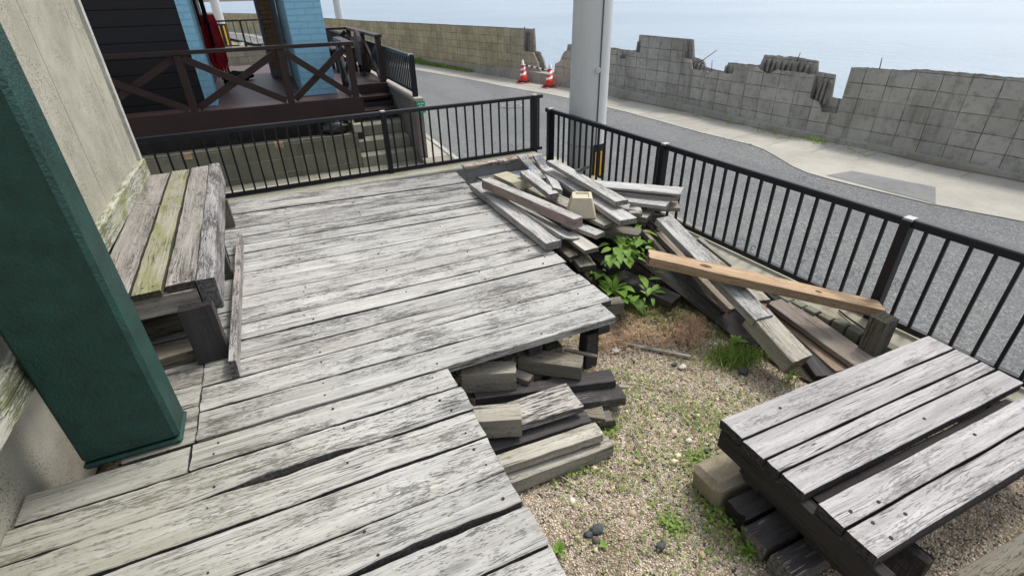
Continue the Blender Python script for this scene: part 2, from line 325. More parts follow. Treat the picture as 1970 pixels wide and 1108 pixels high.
def w_of(px,py):
    d=ray(px,py);best=None
    for i in range(len(WPTH)-1):
        a,b=WPTH[i],WPTH[i+1];e=b-a;n=Vector((-e.y,e.x,0));dn=d.x*n.x+d.y*n.y
        if abs(dn)<1e-9: continue
        t=(a.x*n.x+a.y*n.y)/dn;q=Vector((d.x*t,d.y*t,0));k=(q-a).dot(e)/e.length_squared
        if t>0 and -1e-6<=k<=1+1e-6: best=(cum[i]+k*e.length,H+d.z*t);break
    return best
for (x_,z_) in ((400,-.26),(700,-.24),(905,-.22),(960,-.13),(1010,-.11),(1101,-.13),(1166,-.2),(1323,-.27),(1404,-.29),(1723,-.325)):
    i_=[q[0] for q in foot_px].index(x_);LS.append(cum[i_+1]);LZ.append(z_)
line_px=[(790,133),(830,140),(930,158),(1000,172),(1100,190),(1200,214),(1300,241),(1400,268),(1455,280)]
LN=[w_near(P(x,y,-.4)) for x,y in line_px];LNS=[q[0] for q in LN];LNO=[q[1] for q in LN]
print('LN',[(round(a,2),round(b,2)) for a,b in LN])
def loff(s): return float(np.interp(s,LNS,LNO))
# ground slab reaching inland, its sea side under the wall
g=MB();edge=[];s_=0
while s_<cum[-1]: p,_=wpos(s_);edge.append(p+wnorm(s_)*.35);s_+=3
edge.append(wpos(cum[-1])[0]+wnorm(cum[-1])*.35)
poly=edge+[Vector((20,-400,0)),Vector((-600,-400,0)),Vector((-600,500,0))]
b0=len(g.v);g.v+=[Vector((p.x,p.y,-.56)) for p in poly];n_=len(poly);g.face(list(range(n_)),[(p.x,p.y) for p in poly]);
g.v+=[Vector((p.x,p.y,-9)) for p in poly]
for i in range(n_):
    j=(i+1)%n_;g.face([b0+i,b0+n_+i,b0+n_+j,b0+j],[(poly[i].x,-.56),(poly[i].x,-9),(poly[j].x,-9),(poly[j].x,-.56)])
def gravel_mat():
    n=NT('gravel_soil');p=n.ob();c1=n.vor(p,75,'F1','Color');sep=n.n('SeparateColor');n.put(sep.inputs[0],c1);r=sep.outputs[0]
    big=n.noise(p,2.2,5,.6);c=n.mix(n.ramp(r,.0,1),(.26,.20,.14),(.62,.54,.44));c=n.mix(n.ramp(sep.outputs[1],.8,.95),c,(.06,.055,.05))
    c=n.mix(n.math('MULTIPLY',n.ramp(big,.50,.64),.5),c,(.16,.13,.07))
    ed=n.vor(p,75,'DISTANCE_TO_EDGE','Distance');c=n.mix(n.ramp(ed,.0,.12,.6,0),c,(.05,.04,.03))
    return n.done(c,.95,n.ramp(ed,0,.3),.006,.8,spec=.15)
GRAV=gravel_mat()
DSOIL=concrete('shade_toned_soil',(.035,.03,.024),(.06,.05,.038),.5,vert=False,sta=.4,stain=(.02,.018,.012))  # near-black soil colour that carries the shade under the pile
SOIL=concrete('bare_soil',(.22,.185,.13),(.30,.26,.19),.5,vert=False,sta=.4,stain=(.12,.11,.05))
structure('ground',g,SOIL)
def sea_mat():
    n=NT('sea_water');p=n.ob();w1=n.noise(n.sc(p,(.5,.22,1)),1,6,.68,.3);w2=n.noise(n.sc(p,(3.2,1.3,1)),1,4,.65)
    b=n.math('ADD',w1,n.math('MULTIPLY',w2,.35));c=n.mix(n.ramp(n.noise(p,.012,3),.35,.65),(.16,.225,.28),(.21,.28,.34))
    return n.done(c,.36,b,.34,1.,spec=.5)
sea=MB();sea.v+=[Vector(p) for p in ((-20000,-20000,-4.2),(20000,-20000,-4.2),(20000,20000,-4.2),(-20000,20000,-4.2))];sea.face([0,1,2,3],[(0,0)]*4);structure('sea',sea,sea_mat())
def asphalt():
    n=NT('asphalt');p=n.ob();c1=n.vor(p,80,'F1','Color');sep=n.n('SeparateColor');n.put(sep.inputs[0],c1)
    c=n.mix(sep.outputs[0],(.085,.089,.09),(.20,.205,.20));c=n.mix(n.ramp(sep.outputs[1],.80,.94),c,(.30,.30,.285))
    big=n.noise(n.sc(p,(1,.35,1)),.9,4,.6);c=n.mix(n.math('MULTIPLY',n.ramp(big,.4,.65),.5),c,(.10,.108,.112));big2=n.noise(n.sc(p,(2.2,.25,1)),1,4,.6);c=n.mix(n.math('MULTIPLY',n.ramp(big2,.5,.7),.4),c,(.20,.20,.19))
    ck=n.noise(n.sc(p,(.7,1.1,1)),.8,6,.62,.4);ck=n.ramp(n.math('ABSOLUTE',n.math('SUBTRACT',ck,.5)),.0,.0035,1,0);ck=n.math('MULTIPLY',ck,n.ramp(n.noise(p,.5,2),.5,.6))
    c=n.mix(n.math('MULTIPLY',ck,.8),c,(.03,.03,.03))
    return n.done(c,.9,n.math('SUBTRACT',n.noise(p,160,3),n.math('MULTIPLY',ck,2)),.005,.7,spec=.25)
ASPH=asphalt()
def strip(mb,off0,off1,z,s0,s1,step=2.,dz=0.,jag=0.,ln=None):
    s=s0;prev=None;oa,ob_=off0,off1
    while True:
        p,_=wpos(s);n=wnorm(s)
        if ln is not None:
            off0=-loff(s)+ln[0];off1=(-loff(s)+ln[1]) if len(ln)>1 else ob_
        j=jag*mnoise.noise(Vector((s*.9,off0,0)))
        a=p+n*(off0+j);b=p+n*off1;cur=(len(mb.v),);mb.v+=[Vector((a.x,a.y,z)),Vector((b.x,b.y,z+dz))]
        if prev is not None: mb.face([prev,cur[0],cur[0]+1,prev+1],[(ps,off0),(s,off0),(s,off1),(ps,off1)])
        prev=cur[0];ps=s
        if s>=s1: break
        s=min(s+step,s1)
S_END=cum[-1]-40
rd=MB();RZ=-.4
# asphalt: from the near kerb to the concrete gutter; near side bounded in world x
s=0;prev=None
while s<S_END:
    p,_=wpos(s);n=wnorm(s);a=p-n*(loff(s)-.01)
    nearx=3.46 if p.y<6.2 else (2.40 if p.y<25 else 2.40-(p.y-25)*.21)
    rd.v+=[Vector((nearx,a.y,RZ)),Vector((a.x,a.y,RZ))];k=len(rd.v)
    if prev: rd.face([k-4,k-2,k-1,k-3],[(0,0)]*4)
    prev=1;s+=.5 if 0<p.y<20 else 2
structure('road',rd,ASPH)
gt=MB();strip(gt,-.79,-.10,RZ+.004,0,S_END,1.,ln=(0,))
structure('gutter_pavement',gt,concrete('gutter_slabs',(.36,.345,.30),(.46,.44,.385),.4,joint=(.6,3,.006,0),jcol=(.12,.11,.09),sta=.35,vert=False,stain=(.22,.2,.16)))
wl=MB();strip(wl,-.86,-.79,RZ+.008,0,LNS[-1],1.,ln=(-.05,.01))
def paint_mat():
    n=NT('worn_road_paint');p=n.ob();m=n.ramp(n.noise(p,28,5,.7),.42,.56);c=n.mix(m,(.22,.22,.2),(.5,.49,.44));return n.done(c,.85,spec=.2)
PAINT=paint_mat()
structure('road_edge_line',wl,PAINT)
# wide concrete apron at the right, and its dark joint
ap=MB();q=[P(1440,277,RZ+.008),P(1470,288,RZ+.008),P(1498,304,RZ+.008),P(1525,320,RZ+.008),P(1552,332,RZ+.008),P(1600,346,RZ+.008),P(1660,361,RZ+.008),P(1723,376,RZ+.008),P(1790,392,RZ+.008),P(1990,430,RZ+.008),P(2200,440,RZ+.008),P(2200,392,RZ+.008),P(1723,322,RZ+.008),P(1600,299,RZ+.008)]
ap.v+=q;ap.face(list(range(len(q)))[::-1],[(v.x,v.y) for v in q][::-1]);structure('concrete_apron',ap,concrete('apron_concrete',(.36,.345,.30),(.46,.44,.385),.5,vert=False,sta=.3,stain=(.24,.23,.2)))
ap=MB();q=[P(1590,337,RZ+.012),P(1640,329,RZ+.012),P(1800,360,RZ+.012),P(1800,392,RZ+.012)];ap.v+=q;ap.face([3,2,1,0],[(v.x,v.y) for v in q]);structure('dark_patch_pavement',ap,concrete('grey_patch',(.2,.205,.2),(.25,.25,.245),.5,vert=False))
# ledge at the foot of the sea wall
lg=MB();s=0;prev=None
while s<S_END:
    p,_=wpos(s);n=wnorm(s);a=p-n*.13;j=.008*mnoise.noise(Vector((s*3,1,0)));h=ledge_z(s)+j
    lg.v+=[Vector((a.x,a.y,RZ-.05)),Vector((a.x-n.x*j,a.y,h)),Vector((p.x+n.x*.3,p.y+n.y*.3,h))];k=len(lg.v)
    if prev is not None:
        for i in (0,1): lg.face([k-6+i,k-3+i,k-2+i,k-5+i],[(ps,i*.1),(s,i*.1),(s,i*.1+.1),(ps,i*.1+.1)])
    prev=1;ps=s;s+=.5
structure('pavement_ledge',lg,concrete('ledge_concrete',(.33,.32,.28),(.43,.41,.36),.45,sta=.5,stain=(.14,.12,.09)))
# court floor between the plots, ramp to the road, gravel yard
cf=MB();cf.box(-12,6.5,-.7,1.96,12,-.5);cf.box(1.962,6.8,-.7,2.46,7.738,-.392)
structure('court_floor',cf,STEP)
wl=MB();wl.v+=[Vector(p) for p in ((2.385,6.86,RZ+.02),(2.46,6.86,RZ+.02),(2.50,12,RZ+.02),(2.42,12,RZ+.02),(2.1,30,RZ+.02),(2.02,30,RZ+.02))];wl.face([0,1,2,3],[(0,0)]*4);wl.face([3,2,4,5],[(0,0)]*4);structure('near_edge_line',wl,PAINT)
gs=MB();wl2=None;gs.v+=[Vector(p) for p in ((2.07,7.74,RZ+.006),(2.45,7.74,RZ+.006),(2.45,25,RZ+.006),(2.07,25,RZ+.006))];gs.face([0,1,2,3],[(0,0)]*4);structure('near_gutter',gs,CONC)
gy=MB();nx,ny=70,110;X0,X1,Y0,Y1=-1.3,3.28,-1.5,6.5
def gz(x,y): return -.45+.018*mnoise.noise(Vector((x*1.7,y*1.7,0)))+.006*mnoise.noise(Vector((x*9,y*9,2)))
for j in range(ny+1):
    for i in range(nx+1):
        x=X0+(X1-X0)*i/nx;y=Y0+(Y1-Y0)*j/ny;gy.v.append(Vector((x,y,gz(x,y))))
for j in range(ny):
    for i in range(nx):
        a=j*(nx+1)+i;gy.face([a,a+1,a+nx+2,a+nx+1],[(0,0)]*4,sm=True)
structure('gravel_ground',gy,GRAV)
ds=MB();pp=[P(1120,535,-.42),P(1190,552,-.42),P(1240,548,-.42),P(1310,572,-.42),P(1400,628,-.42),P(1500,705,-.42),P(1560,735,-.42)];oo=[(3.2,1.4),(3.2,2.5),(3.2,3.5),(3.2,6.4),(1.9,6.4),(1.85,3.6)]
q=pp+[Vector((a,b,-.42)) for a,b in oo];ds.v+=q;ds.face(list(range(len(q))),[(v.x,v.y) for v in q]);structure('soil_shade_sheet',ds,DSOIL)  # dark ground sheet, the pile's shade put into its colour
# ------------------------------------------------------------------ sea wall
SB=cum[-1]
front=[(1008,52),(1009,99),(1025,101),(1028,107),(1032,116),(1036,130),(1042,139),(1052,143),(1066,140),(1068,123),(1077,119),(1080,110),(1086,99),(1101,97),(1171,95),(1189,99),(1190,113),(1205,114),(1206,100),(1231,101),(1236,69),(1317,76),(1311,111),(1328,115),(1331,133),(1353,137),(1409,143),(1410,124.5),(1453,128.6),(1475,143.5),(1496,135),(1540,139.5),(1568,145),(1557,190),(1575,196),(1580,216),(1609,219),(1617,200),(1634.5,130),(1678,133),(1723,137)]
back=[(1018,55),(1021,99),(1030,101),(1032,107),(1036,116),(1040,130),(1046,139),(1052,143),(1064,140),(1067,120),(1076,116),(1080,106),(1083,87),(1101,84),(1110,90),(1171,93),(1190,97),(1216,99),(1219,68),(1321,77),(1323,111),(1342,118),(1345,131),(1386,140),(1389,122),(1450,127),(1459,107),(1523,112),(1562,119),(1561,139),(1595,146),(1588,188),(1615,196),(1634,131),(1723,137)]
def prof(pts,zl):
    out=[]
    for q in pts:
        r=w_of(*q)
        if out and r[0]<=out[-1][0]: r=(out[-1][0]+.004,r[1])
        out.append(r)
    out=[(0,zl),(out[0][0]-.001,zl)]+out+[(out[-1][0]+.3,.75),(SB,.75)]
    xs=[o[0] for o in out];zs=[max(DZ,o[1]) for o in out];return xs,zs
FX,FZ=prof(front,.945);BX,BZ=prof(back,.945)
SG0=w_of(1008,52)[0];
def wall_layer(mb,xs,zs,o0,o1,s0,s1,rough,ribs=False,mi=0):
    DZ=-.34
    s=s0;prev=None
    sl=[]
    while s<s1: sl.append(s);s+=(.035 if s>SG0-.5 else .25 if s>SG0-14 else 1.)
    sl.append(s1)
    sl=sorted(set([round(v,3) for v in sl]+[round(x,3) for x in xs if s0<x<s1]))
    for s in sl:
        z=float(np.interp(s,xs,zs));broken=(s>SG0-.1 and z<.93)
        z+=rough*(mnoise.noise(Vector((s*9,o0*30,1)))+.6*mnoise.noise(Vector((s*31,o0*30,1))))*(1 if broken else .25)
        if ribs: z-= .05 + (.16*(1 if (s*5.2)%1>.30 else 0) if s>SG0-.1 else 0)
        z=max(z,DZ+.005)
        p,_=wpos(s);n=wnorm(s);a=p+n*o0;b=p+n*o1
        mb.v+=[Vector((a.x,a.y,DZ-.02)),Vector((a.x,a.y,z)),Vector((b.x,b.y,z-rough*.5)),Vector((b.x,b.y,DZ-2 if not ribs else DZ))];k=len(mb.v)
        if prev is not None:
            u0,u1=prev,s
            mb.face([k-8,k-4,k-3,k-7],[(u0,0),(u1,0),(u1,z-DZ),(u0,pz-DZ)],mi=mi)
            mb.face([k-7,k-3,k-2,k-6],[(u0,0),(u1,0),(u1,.05),(u0,.05)],mi=1)
            mb.face([k-6,k-2,k-1,k-5],[(u0,pz-DZ),(u1,z-DZ),(u1,0),(u0,0)],mi=1)
        else: mb.face([k-4,k-3,k-2,k-1],[(0,0)]*4,mi=1)
        prev=s;pz=z
    k=len(mb.v);mb.face([k-1,k-2,k-3,k-4],[(0,0)]*4,mi=1)
SGAP=w_of(1052,143)[0]
sw=empty('sea_wall',wpos(SGAP)[0],'long broken concrete block sea wall with a jagged gap, along the far side of the road','wall')
for nm,a,b in (('block_wall',0,SGAP-.03),('broken_block_wall',SGAP+.03,S_END)):
    m=MB();wall_layer(m,FX,FZ,0,.045,a,b,.016);wall_layer(m,BX,BZ,.165,.21,a,b,.016)
    CXs=sorted(set(FX+BX));CZ=[min(np.interp(x,FX,FZ),np.interp(x,BX,BZ)) for x in CXs]
    wall_layer(m,CXs,CZ,.045,.165,a,b,.02,True,1);m.build(nm,[SEAW,SEAC],sw)
# cavities behind broken front skin: upright ribs
rb=MB()
for (x0,y0,x1,y1) in ((1009,60,1016,98),(1219,72,1234,98),(1388,124,1409,141),(1460,110,1560,126),(1566,150,1584,188),(1190,100,1205,112),(1330,118,1342,131)):
    a=w_of(x0,y1);b=w_of(x1,y1);zt=w_of(x0,y0)[1];k=max(2,int((b[0]-a[0])/.1))
    for i in range(k+1):
        s=a[0]+(b[0]-a[0])*i/k+random.uniform(-.015,.015);p,d=wpos(s);n=wnorm(s);hh=zt-random.uniform(0,.08)
        q=p+n*random.uniform(.07,.10);e=p+n*.17;t=d*random.uniform(.012,.022)
        rb.hexa([(q-t)+ZV*(a[1]-.1),(q+t)+ZV*(a[1]-.1),(e+t*1.6)+ZV*(a[1]-.1),(e-t*1.6)+ZV*(a[1]-.1)],[(q-t+n*.03)+ZV*(hh-.03),(q+t+n*.03)+ZV*(hh-.05),(e+t)+ZV*hh,(e-t)+ZV*hh])
rb.build('broken_ribs',SEAC,sw)
RUST=plain('rusted_steel',(.09,.05,.035),.85,.4,30)
for (a,b,zo) in (((1340,116),(1372,98),0),((1363,131),(1363,117),0),((1397,117),(1412,123),0),((1687,132),(1691,113),0),((1528,113),(1533,103),0)):
    s0,z0=w_of(*a);s1,z1=w_of(*b);m=MB();p0=wpos(s0)[0]+wnorm(s0)*.1;p1=wpos(s1)[0]+wnorm(s1)*.1;m.tube(p0+ZV*(z0-.05),p1+ZV*z1,.008,.006,6);m.build('rebar',RUST,sw)
# grass strip and weeds at its foot
def leafmat(name,a,b,tr=.0):
    n=NT(name);t,w_,h_,e=n.attr();p=n.ob();c=n.mix(t,a,b);c=n.mix(n.math('MULTIPLY',n.noise(p,40,3),.35),c,tuple(v*.55 for v in a))
    m=n.done(c,.55,spec=.3)
    try: n.b.inputs['Subsurface Weight'].default_value=0
    except: pass
    if tr:
        tb=n.n('BsdfTranslucent');n.put(tb.inputs[0],c);mx=n.n('MixShader');mx.inputs[0].default_value=tr
        out=[x for x in n.t.nodes if x.type=='OUTPUT_MATERIAL'][0];n.t.links.new(n.b.outputs[0],mx.inputs[1]);n.t.links.new(tb.outputs[0],mx.inputs[2]);n.t.links.new(mx.outputs[0],out.inputs[0])
    return m
GRASS=leafmat('grass_blade',(.13,.23,.045),(.40,.54,.14),.4)
LEAF=leafmat('broad_leaf',(.10,.22,.03),(.30,.48,.09),.4)
LEAFD=leafmat('dark_leaf',(.03,.10,.035),(.08,.18,.06),.3)
DRY=leafmat('dry_seed_heads',(.56,.38,.25),(.88,.68,.48),.35)
STRAW=leafmat('dead_straw',(.38,.33,.25),(.52,.47,.39),.1)
def blade(m,p,h,lean,w,mi=0,t=.5):
    az=random.uniform(0,6.28);d=Vector((math.cos(az),math.sin(az),0));sd=Vector((-d.y,d.x,0))*w/2;b=len(m.v)
    p=Vector(p);a=p+ZV*h*.55+d*lean*h*.3;e=p+ZV*h+d*lean*h
    m.v+=[p-sd,p+sd,a+sd*.8,a-sd*.8,e];m.face([b,b+1,b+2,b+3],[(0,0)]*4,(t,0,0,0),mi);m.face([b+3,b+2,b+4],[(0,0)]*3,(t,0,0,0),mi)
m=MB()
s0=w_of(785,118)[0];s1=w_of(916,136)[0]
for i in range(5200):
    t=random.random();s=s0+(s1-s0)*t;o=random.gauss(-.12,.07);p=wpos(s)[0]+wnorm(s)*o;hh=random.uniform(.10,.30)*(1-.5*t)*(.6+.7*abs(mnoise.noise(Vector((s*1.3,0,0)))))
    blade(m,(p.x,p.y,RZ+.02),hh,random.uniform(.1,.8),.016,t=random.random())
tag(m.build('verge_grass',GRASS),kind='stuff')
m=MB()
for (cx,cy,n,r,h) in ((1567,272,70,.09,.09),(1400,236,25,.06,.05),(1470,253,40,.12,.05),(1484,250,10,.05,.14),(1340,224,20,.08,.05),(1520,264,40,.2,.04),(1640,292,40,.2,.04)):
    c=P(cx,cy,RZ+.03)
    for i in range(n): blade(m,(c.x+random.gauss(0,r*.5)+.03,c.y+random.gauss(0,r),RZ+.02),random.uniform(.4,1)*h,.5,.014,t=random.uniform(.2,1))
tag(m.build('kerb_weeds',GRASS),kind='stuff')
# soil along the ledge foot
dl=MB();strip(dl,-.16,-.12,RZ+.012,SGAP+3,S_END,.3,.02,.12);structure('dirt_strip',dl,SOIL)
# ------------------------------------------------------------------ cones with striped bar
CRED=plain('cone_red',(.62,.045,.02),.5,.1);CWH=plain('cone_white',(.72,.70,.69),.5,.1);CBLK=plain('cone_rubber',(.02,.02,.02),.7)
def cone(px,py,label,tilt):
    c=P(px,py,RZ);e=empty('traffic_cone',(c.x,c.y,RZ+.006),label,'traffic cone','red and white cones at the sea wall gap')
    HH=.58
    m=MB();n=20;lv=[(.0,.13,0),(.10,.112,0),(.20,.093,0),(.20,.093,1),(.255,.084,1),(.255,.084,0),(.33,.07,0),(.33,.07,1),(.385,.06,1),(.385,.06,0),(.44,.048,0),(.44,.048,1),(.57,.022,1),(.58,.0,1)]
    for i,(z,r,k) in enumerate(lv):
        for j in range(n):
            a=6.283*j/n;sl=.03*math.cos(a) if 1<i<11 else 0
            m.v.append(Vector((c.x+r*math.cos(a)+tilt*z,c.y+r*math.sin(a),RZ+.03+z+sl)))
        if i:
            for j in range(n):
                b=(i-1)*n;jj=(j+1)%n;m.face([b+j,b+jj,b+n+jj,b+n+j],[(0,0)]*4,mi=lv[i][2] if lv[i][2]==lv[i-1][2] else 0,sm=True)
    m.build('cone_body',[CRED,CWH],e)
    m=MB();m.rbox(c.x-.165,c.y-.165,RZ+.006,c.x+.165,c.y+.165,RZ+.035,.012);m.build('base_plate',CRED,e)
    m=MB();
    for k in range(24):
        a0=6.283*k/24;a1=6.283*(k+1)/24;r0,r1=.125,.165
        m.hexa([(c.x+r0*math.cos(a0),c.y+r0*math.sin(a0),RZ+.037),(c.x+r1*math.cos(a0),c.y+r1*math.sin(a0),RZ+.037),(c.x+r1*math.cos(a1),c.y+r1*math.sin(a1),RZ+.037),(c.x+r0*math.cos(a1),c.y+r0*math.sin(a1),RZ+.037)],[(c.x+r0*math.cos(a0),c.y+r0*math.sin(a0),RZ+.075),(c.x+r1*.94*math.cos(a0),c.y+r1*.94*math.sin(a0),RZ+.065),(c.x+r1*.94*math.cos(a1),c.y+r1*.94*math.sin(a1),RZ+.065),(c.x+r0*math.cos(a1),c.y+r0*math.sin(a1),RZ+.075)])
    m.build('weight_ring',CBLK,e);return c
c1=cone(1007,160,'red and white traffic cone left of the gap in the sea wall',-.03);c2=cone(1056,169,'red and white traffic cone right of the gap, nearer the utility pole',.05)
m=MB();a=Vector((c1.x,c1.y,RZ+.47));b=Vector((c2.x+.03,c2.y,RZ+.42))
for i in range(10):
    p=a.lerp(b,i/10);q=a.lerp(b,(i+1)/10);m.tube(p,q,.017,.017,8,mi=i%2,cap=i in(0,9))
tag(m.build('barrier_bar',[CWH,CBLK]),'black and white striped bar laid between the two traffic cones','barrier bar')
# drain cover
GRT=plain('drain_metal',(.33,.33,.32),.5,.2,20,metal=.6)
c=P(985,205,RZ);m=MB()
for k in range(32):
    a0,a1=6.283*k/32,6.283*(k+1)/32;R_=.24
    m.hexa([(c.x+r*math.cos(a),c.y+r*math.sin(a),RZ+.004) for r,a in ((R_-.03,a0),(R_,a0),(R_,a1),(R_-.03,a1))],[(c.x+r*math.cos(a),c.y+r*math.sin(a),RZ+.016) for r,a in ((R_-.03,a0),(R_,a0),(R_,a1),(R_-.03,a1))])
for k in range(-6,7):
    x=k*.034;hh=math.sqrt(.21**2-x*x);m.box(c.x+x-.008,c.y-hh,RZ+.004,c.x+x+.008,c.y+hh,RZ+.013)
tag(m.build('drain_cover',GRT),'round slotted grey drain cover set in the road behind the fence','drain cover')
# ------------------------------------------------------------------ utility poles
def pole_mat():
    n=NT('pole_concrete');p=n.ob();c=n.mix(n.ramp(n.noise(n.sc(p,(6,6,.7)),1,5,.6),.35,.68),(.62,.63,.61),(.52,.54,.535))
    sp=n.ramp(n.noise(n.sc(p,(60,60,30)),1,2),.70,.76);c=n.mix(n.math('MULTIPLY',sp,.6),c,(.12,.12,.12))
    return n.done(c,.8,n.noise(n.sc(p,(10,10,40)),1,4),.002,.5,spec=.25)
POLE=pole_mat();YEL=plain('yellow_reflector',(.75,.42,.04),.45,.1);GRD=plain('guard_rubber',(.015,.017,.022),.6)
def upole(c,r0,r1,h,label,guard=(.55,0,6.28)):
    e=empty('utility_pole',(c.x,c.y,RZ),label,'utility pole');m=MB();m.tube((c.x,c.y,RZ-.2),(c.x,c.y,RZ+h),r0,r1,40,segs=12);m.build('pole_shaft',POLE,e)
    hg,a0,a1=guard;k=20;m=MB();st=MB()
    z0,z1=RZ+.06,RZ+.06+hg
    for i in range(k):
        t0=a0+(a1-a0)*i/k;t1=a0+(a1-a0)*(i+1)/k;ra,rb=r0+.001,r0+.014
        m.hexa([(c.x+r*math.cos(t),c.y+r*math.sin(t),z0) for r,t in ((ra,t0),(rb,t0),(rb,t1),(ra,t1))],[(c.x+r*math.cos(t),c.y+r*math.sin(t),z1) for r,t in ((ra,t0),(rb,t0),(rb,t1),(ra,t1))])
        if i%3==1:
            ra,rb=rb+.001,rb+.006;st.hexa([(c.x+r*math.cos(t),c.y+r*math.sin(t),z0+.05) for r,t in ((ra,t0),(rb,t0),(rb,t1),(ra,t1))],[(c.x+r*math.cos(t),c.y+r*math.sin(t),z1-.09) for r,t in ((ra,t0),(rb,t0),(rb,t1),(ra,t1))])
    g_=m.build('pole_guard',GRD,e);st.build('reflective_strips',YEL,g_);return e
pc=P(1124,345,RZ)
up=upole(pc,.245,.20,7.,'thick pale grey concrete utility pole behind the corner of the black fences',(.46,-1.75,.35))
m=MB();dv=(Vector((pc.x,pc.y,0))-Vector((0,0,0))).normalized();sdv=Vector((dv.y,-dv.x,0))
a=Vector((pc.x,pc.y,0))-dv*.215+sdv*.125;m.tube(a+ZV*-.3,a-dv*-.03+ZV*5.5-sdv*.02,.008,.008,8);m.build('earth_wire',plain('grey_wire',(.14,.14,.14),.6),up)
m=MB();m.tube((pc.x,pc.y,RZ+.50),(pc.x,pc.y,RZ+.52),.252,.252,40);m.build('band',plain('band_metal',(.45,.46,.47),.5),up)
m=MB();q=Vector((pc.x,pc.y,0))-dv*.232+sdv*.10+ZV*1.0;m.tube(q,q-dv*.03,.03,.03,14);m.build('bolt_cap',POLE,up)
upole(P(437,92,RZ),.24,.19,9,'distant concrete utility pole left, seen above the red parasol',(1.1,0,6.28))
upole(P(661,80,RZ),.23,.19,9,'distant concrete utility pole just right of the wide blue pillar',(1.1,0,6.28))
# ------------------------------------------------------------------ kerb walls and fences
kw=empty('kerb_wall',(1.2,6.7,-.5),'low concrete kerb wall with a rusty steel edge at the back of the yard','low wall')
m=MB();m.rbox(-2.5,6.52,-.7,3.45,6.98,-.25,.008,.003,mi=0);m.build('kerb_top',CONC_Y,kw)
m=MB();m.box(-2.5,6.50,-.68,3.40,6.518,-.262);m.build('kerb_face',KERBIN,kw)
def rust_mat():
    n=NT('flaking_rust');p=n.ob();m_=n.ramp(n.noise(n.sc(p,(8,30,30)),1,5,.65),.38,.55);c=n.mix(m_,(.14,.045,.022),(.45,.42,.36));return n.done(c,.9,n.noise(p,50,4),.01,.9)
m=MB();
for i in range(14):
    x=2.22+i*.085;j=random.uniform(-.006,.006);m.rbox(x,6.485+j,-.275,x+.086,6.60+j*2,-.235+random.uniform(0,.012),.004,.004)
m.build('rusty_edge_strip',rust_mat(),kw)
def fence(name,A,B,zt,zb,posts,label,gap=.125,zfoot=-.28,bar=.010,post=.03,loose=None):
    A=Vector((A[0],A[1],0));B=Vector((B[0],B[1],0));d=(B-A).normalized();n=Vector((-d.y,d.x,0));L=(B-A).length
    e=empty(name,(A.x,A.y,zfoot),label,'fence')
    def bx(m,s0,s1,o0,o1,z0,z1,c=.004):
        p=lambda s,o,z:A+d*s+n*o+ZV*z
        m.hexa([p(s0,o0,z0),p(s1,o0,z0),p(s1,o1,z0),p(s0,o1,z0)],[p(s0,o0+c,z1),p(s1,o0+c,z1),p(s1,o1-c,z1),p(s0,o1-c,z1)])
    m=MB();bx(m,0,L,-.028,.028,zt-.05,zt-.008);bx(m,0,L,-.024,.024,zt-.008,zt,.008);m.build('top_rail',BLACK,e)
    m=MB();bx(m,0,L,-.022,.022,zb-.04,zb);m.build('bottom_rail',BLACK,e)
    for s in posts:
        m=MB();bx(m,s-post,s+post,-.045,-.029 if False else .029-.06,zfoot,zt-.01,0);bx(m,s-post,s+post,-.029,.029,zfoot,zt-.052,0)
        po=m.build('post',BLACK,e);m=MB();bx(m,s-.028,s+.028,-.034,.034,zt-.022,zt+.004,0);m.build('rail_clamp',CLAMP,po)
    k=int(L/gap);first=None
    for i in range(k+1):
        s=gap*.4+i*gap
        if s>L-.01 or any(abs(s-q)<.045 for q in posts): continue
        if first is None:
            m=MB();p=A+d*s;m.hexa([p+d*a*bar+n*b*bar+ZV*(zb-.02) for a,b in ((-1,-1),(1,-1),(1,1),(-1,1))],[p+d*a*bar+n*b*bar+ZV*(zt-.04) for a,b in ((-1,-1),(1,-1),(1,1),(-1,1))])
            first=m.build('baluster',BLACK,e);s_first=s
        else:
            o=first.copy();scn.collection.objects.link(o);o.parent=e;o.location=first.location+d*(s-s_first)
    return e
fence('metal_fence',(-1.60,6.72),(3.585,6.81),.55,-.2,[.15,2.87,5.06],'black metal railing along the back of the yard, behind the grey deck',.127)
fence('metal_fence',(3.30,6.13),(3.72,-.8),.50,-.2,[.10,2.22,4.45,6.6],'black metal railing along the roadside, right of the timber pile',.122)
# kerb B: sloped block kerb
kb=empty('kerb_wall',(3.35,3,-.5),'mossy cracked kerb wall of upright blocks under the roadside railing','low wall')
def kx(y): return 3.19+max(0,2.5-y)*.115
m=MB();ys=[-1,-.3,.4,1.1,1.8,2.5,4.5,6.5]
for a,b in zip(ys,ys[1:]): m.hexa([(kx(a)+.06,a,-.7),(3.72 if a<2 else 3.62,a,-.7),(3.72 if b<2 else 3.62,b,-.7),(kx(b)+.06,b,-.7)],[(kx(a)+.06,a,-.262),(3.72 if a<2 else 3.62,a,-.268),(3.72 if b<2 else 3.62,b,-.268),(kx(b)+.06,b,-.262)])
m.build('kerb_top',CONC_Y,kb)
m=MB();y=-.6
blkm=concrete('kerb_brick',(.19,.19,.15),(.27,.27,.215),.4,sta=.4,stain=(.11,.12,.06))
while y<6.4:
    x=kx(y)+random.uniform(-.004,.004);m.rbox(x,y,-.62,x+.07,y+.092,-.258+random.uniform(-.005,.003),.004,.0015);y+=.104
m.build('upright_blocks',blkm,kb)
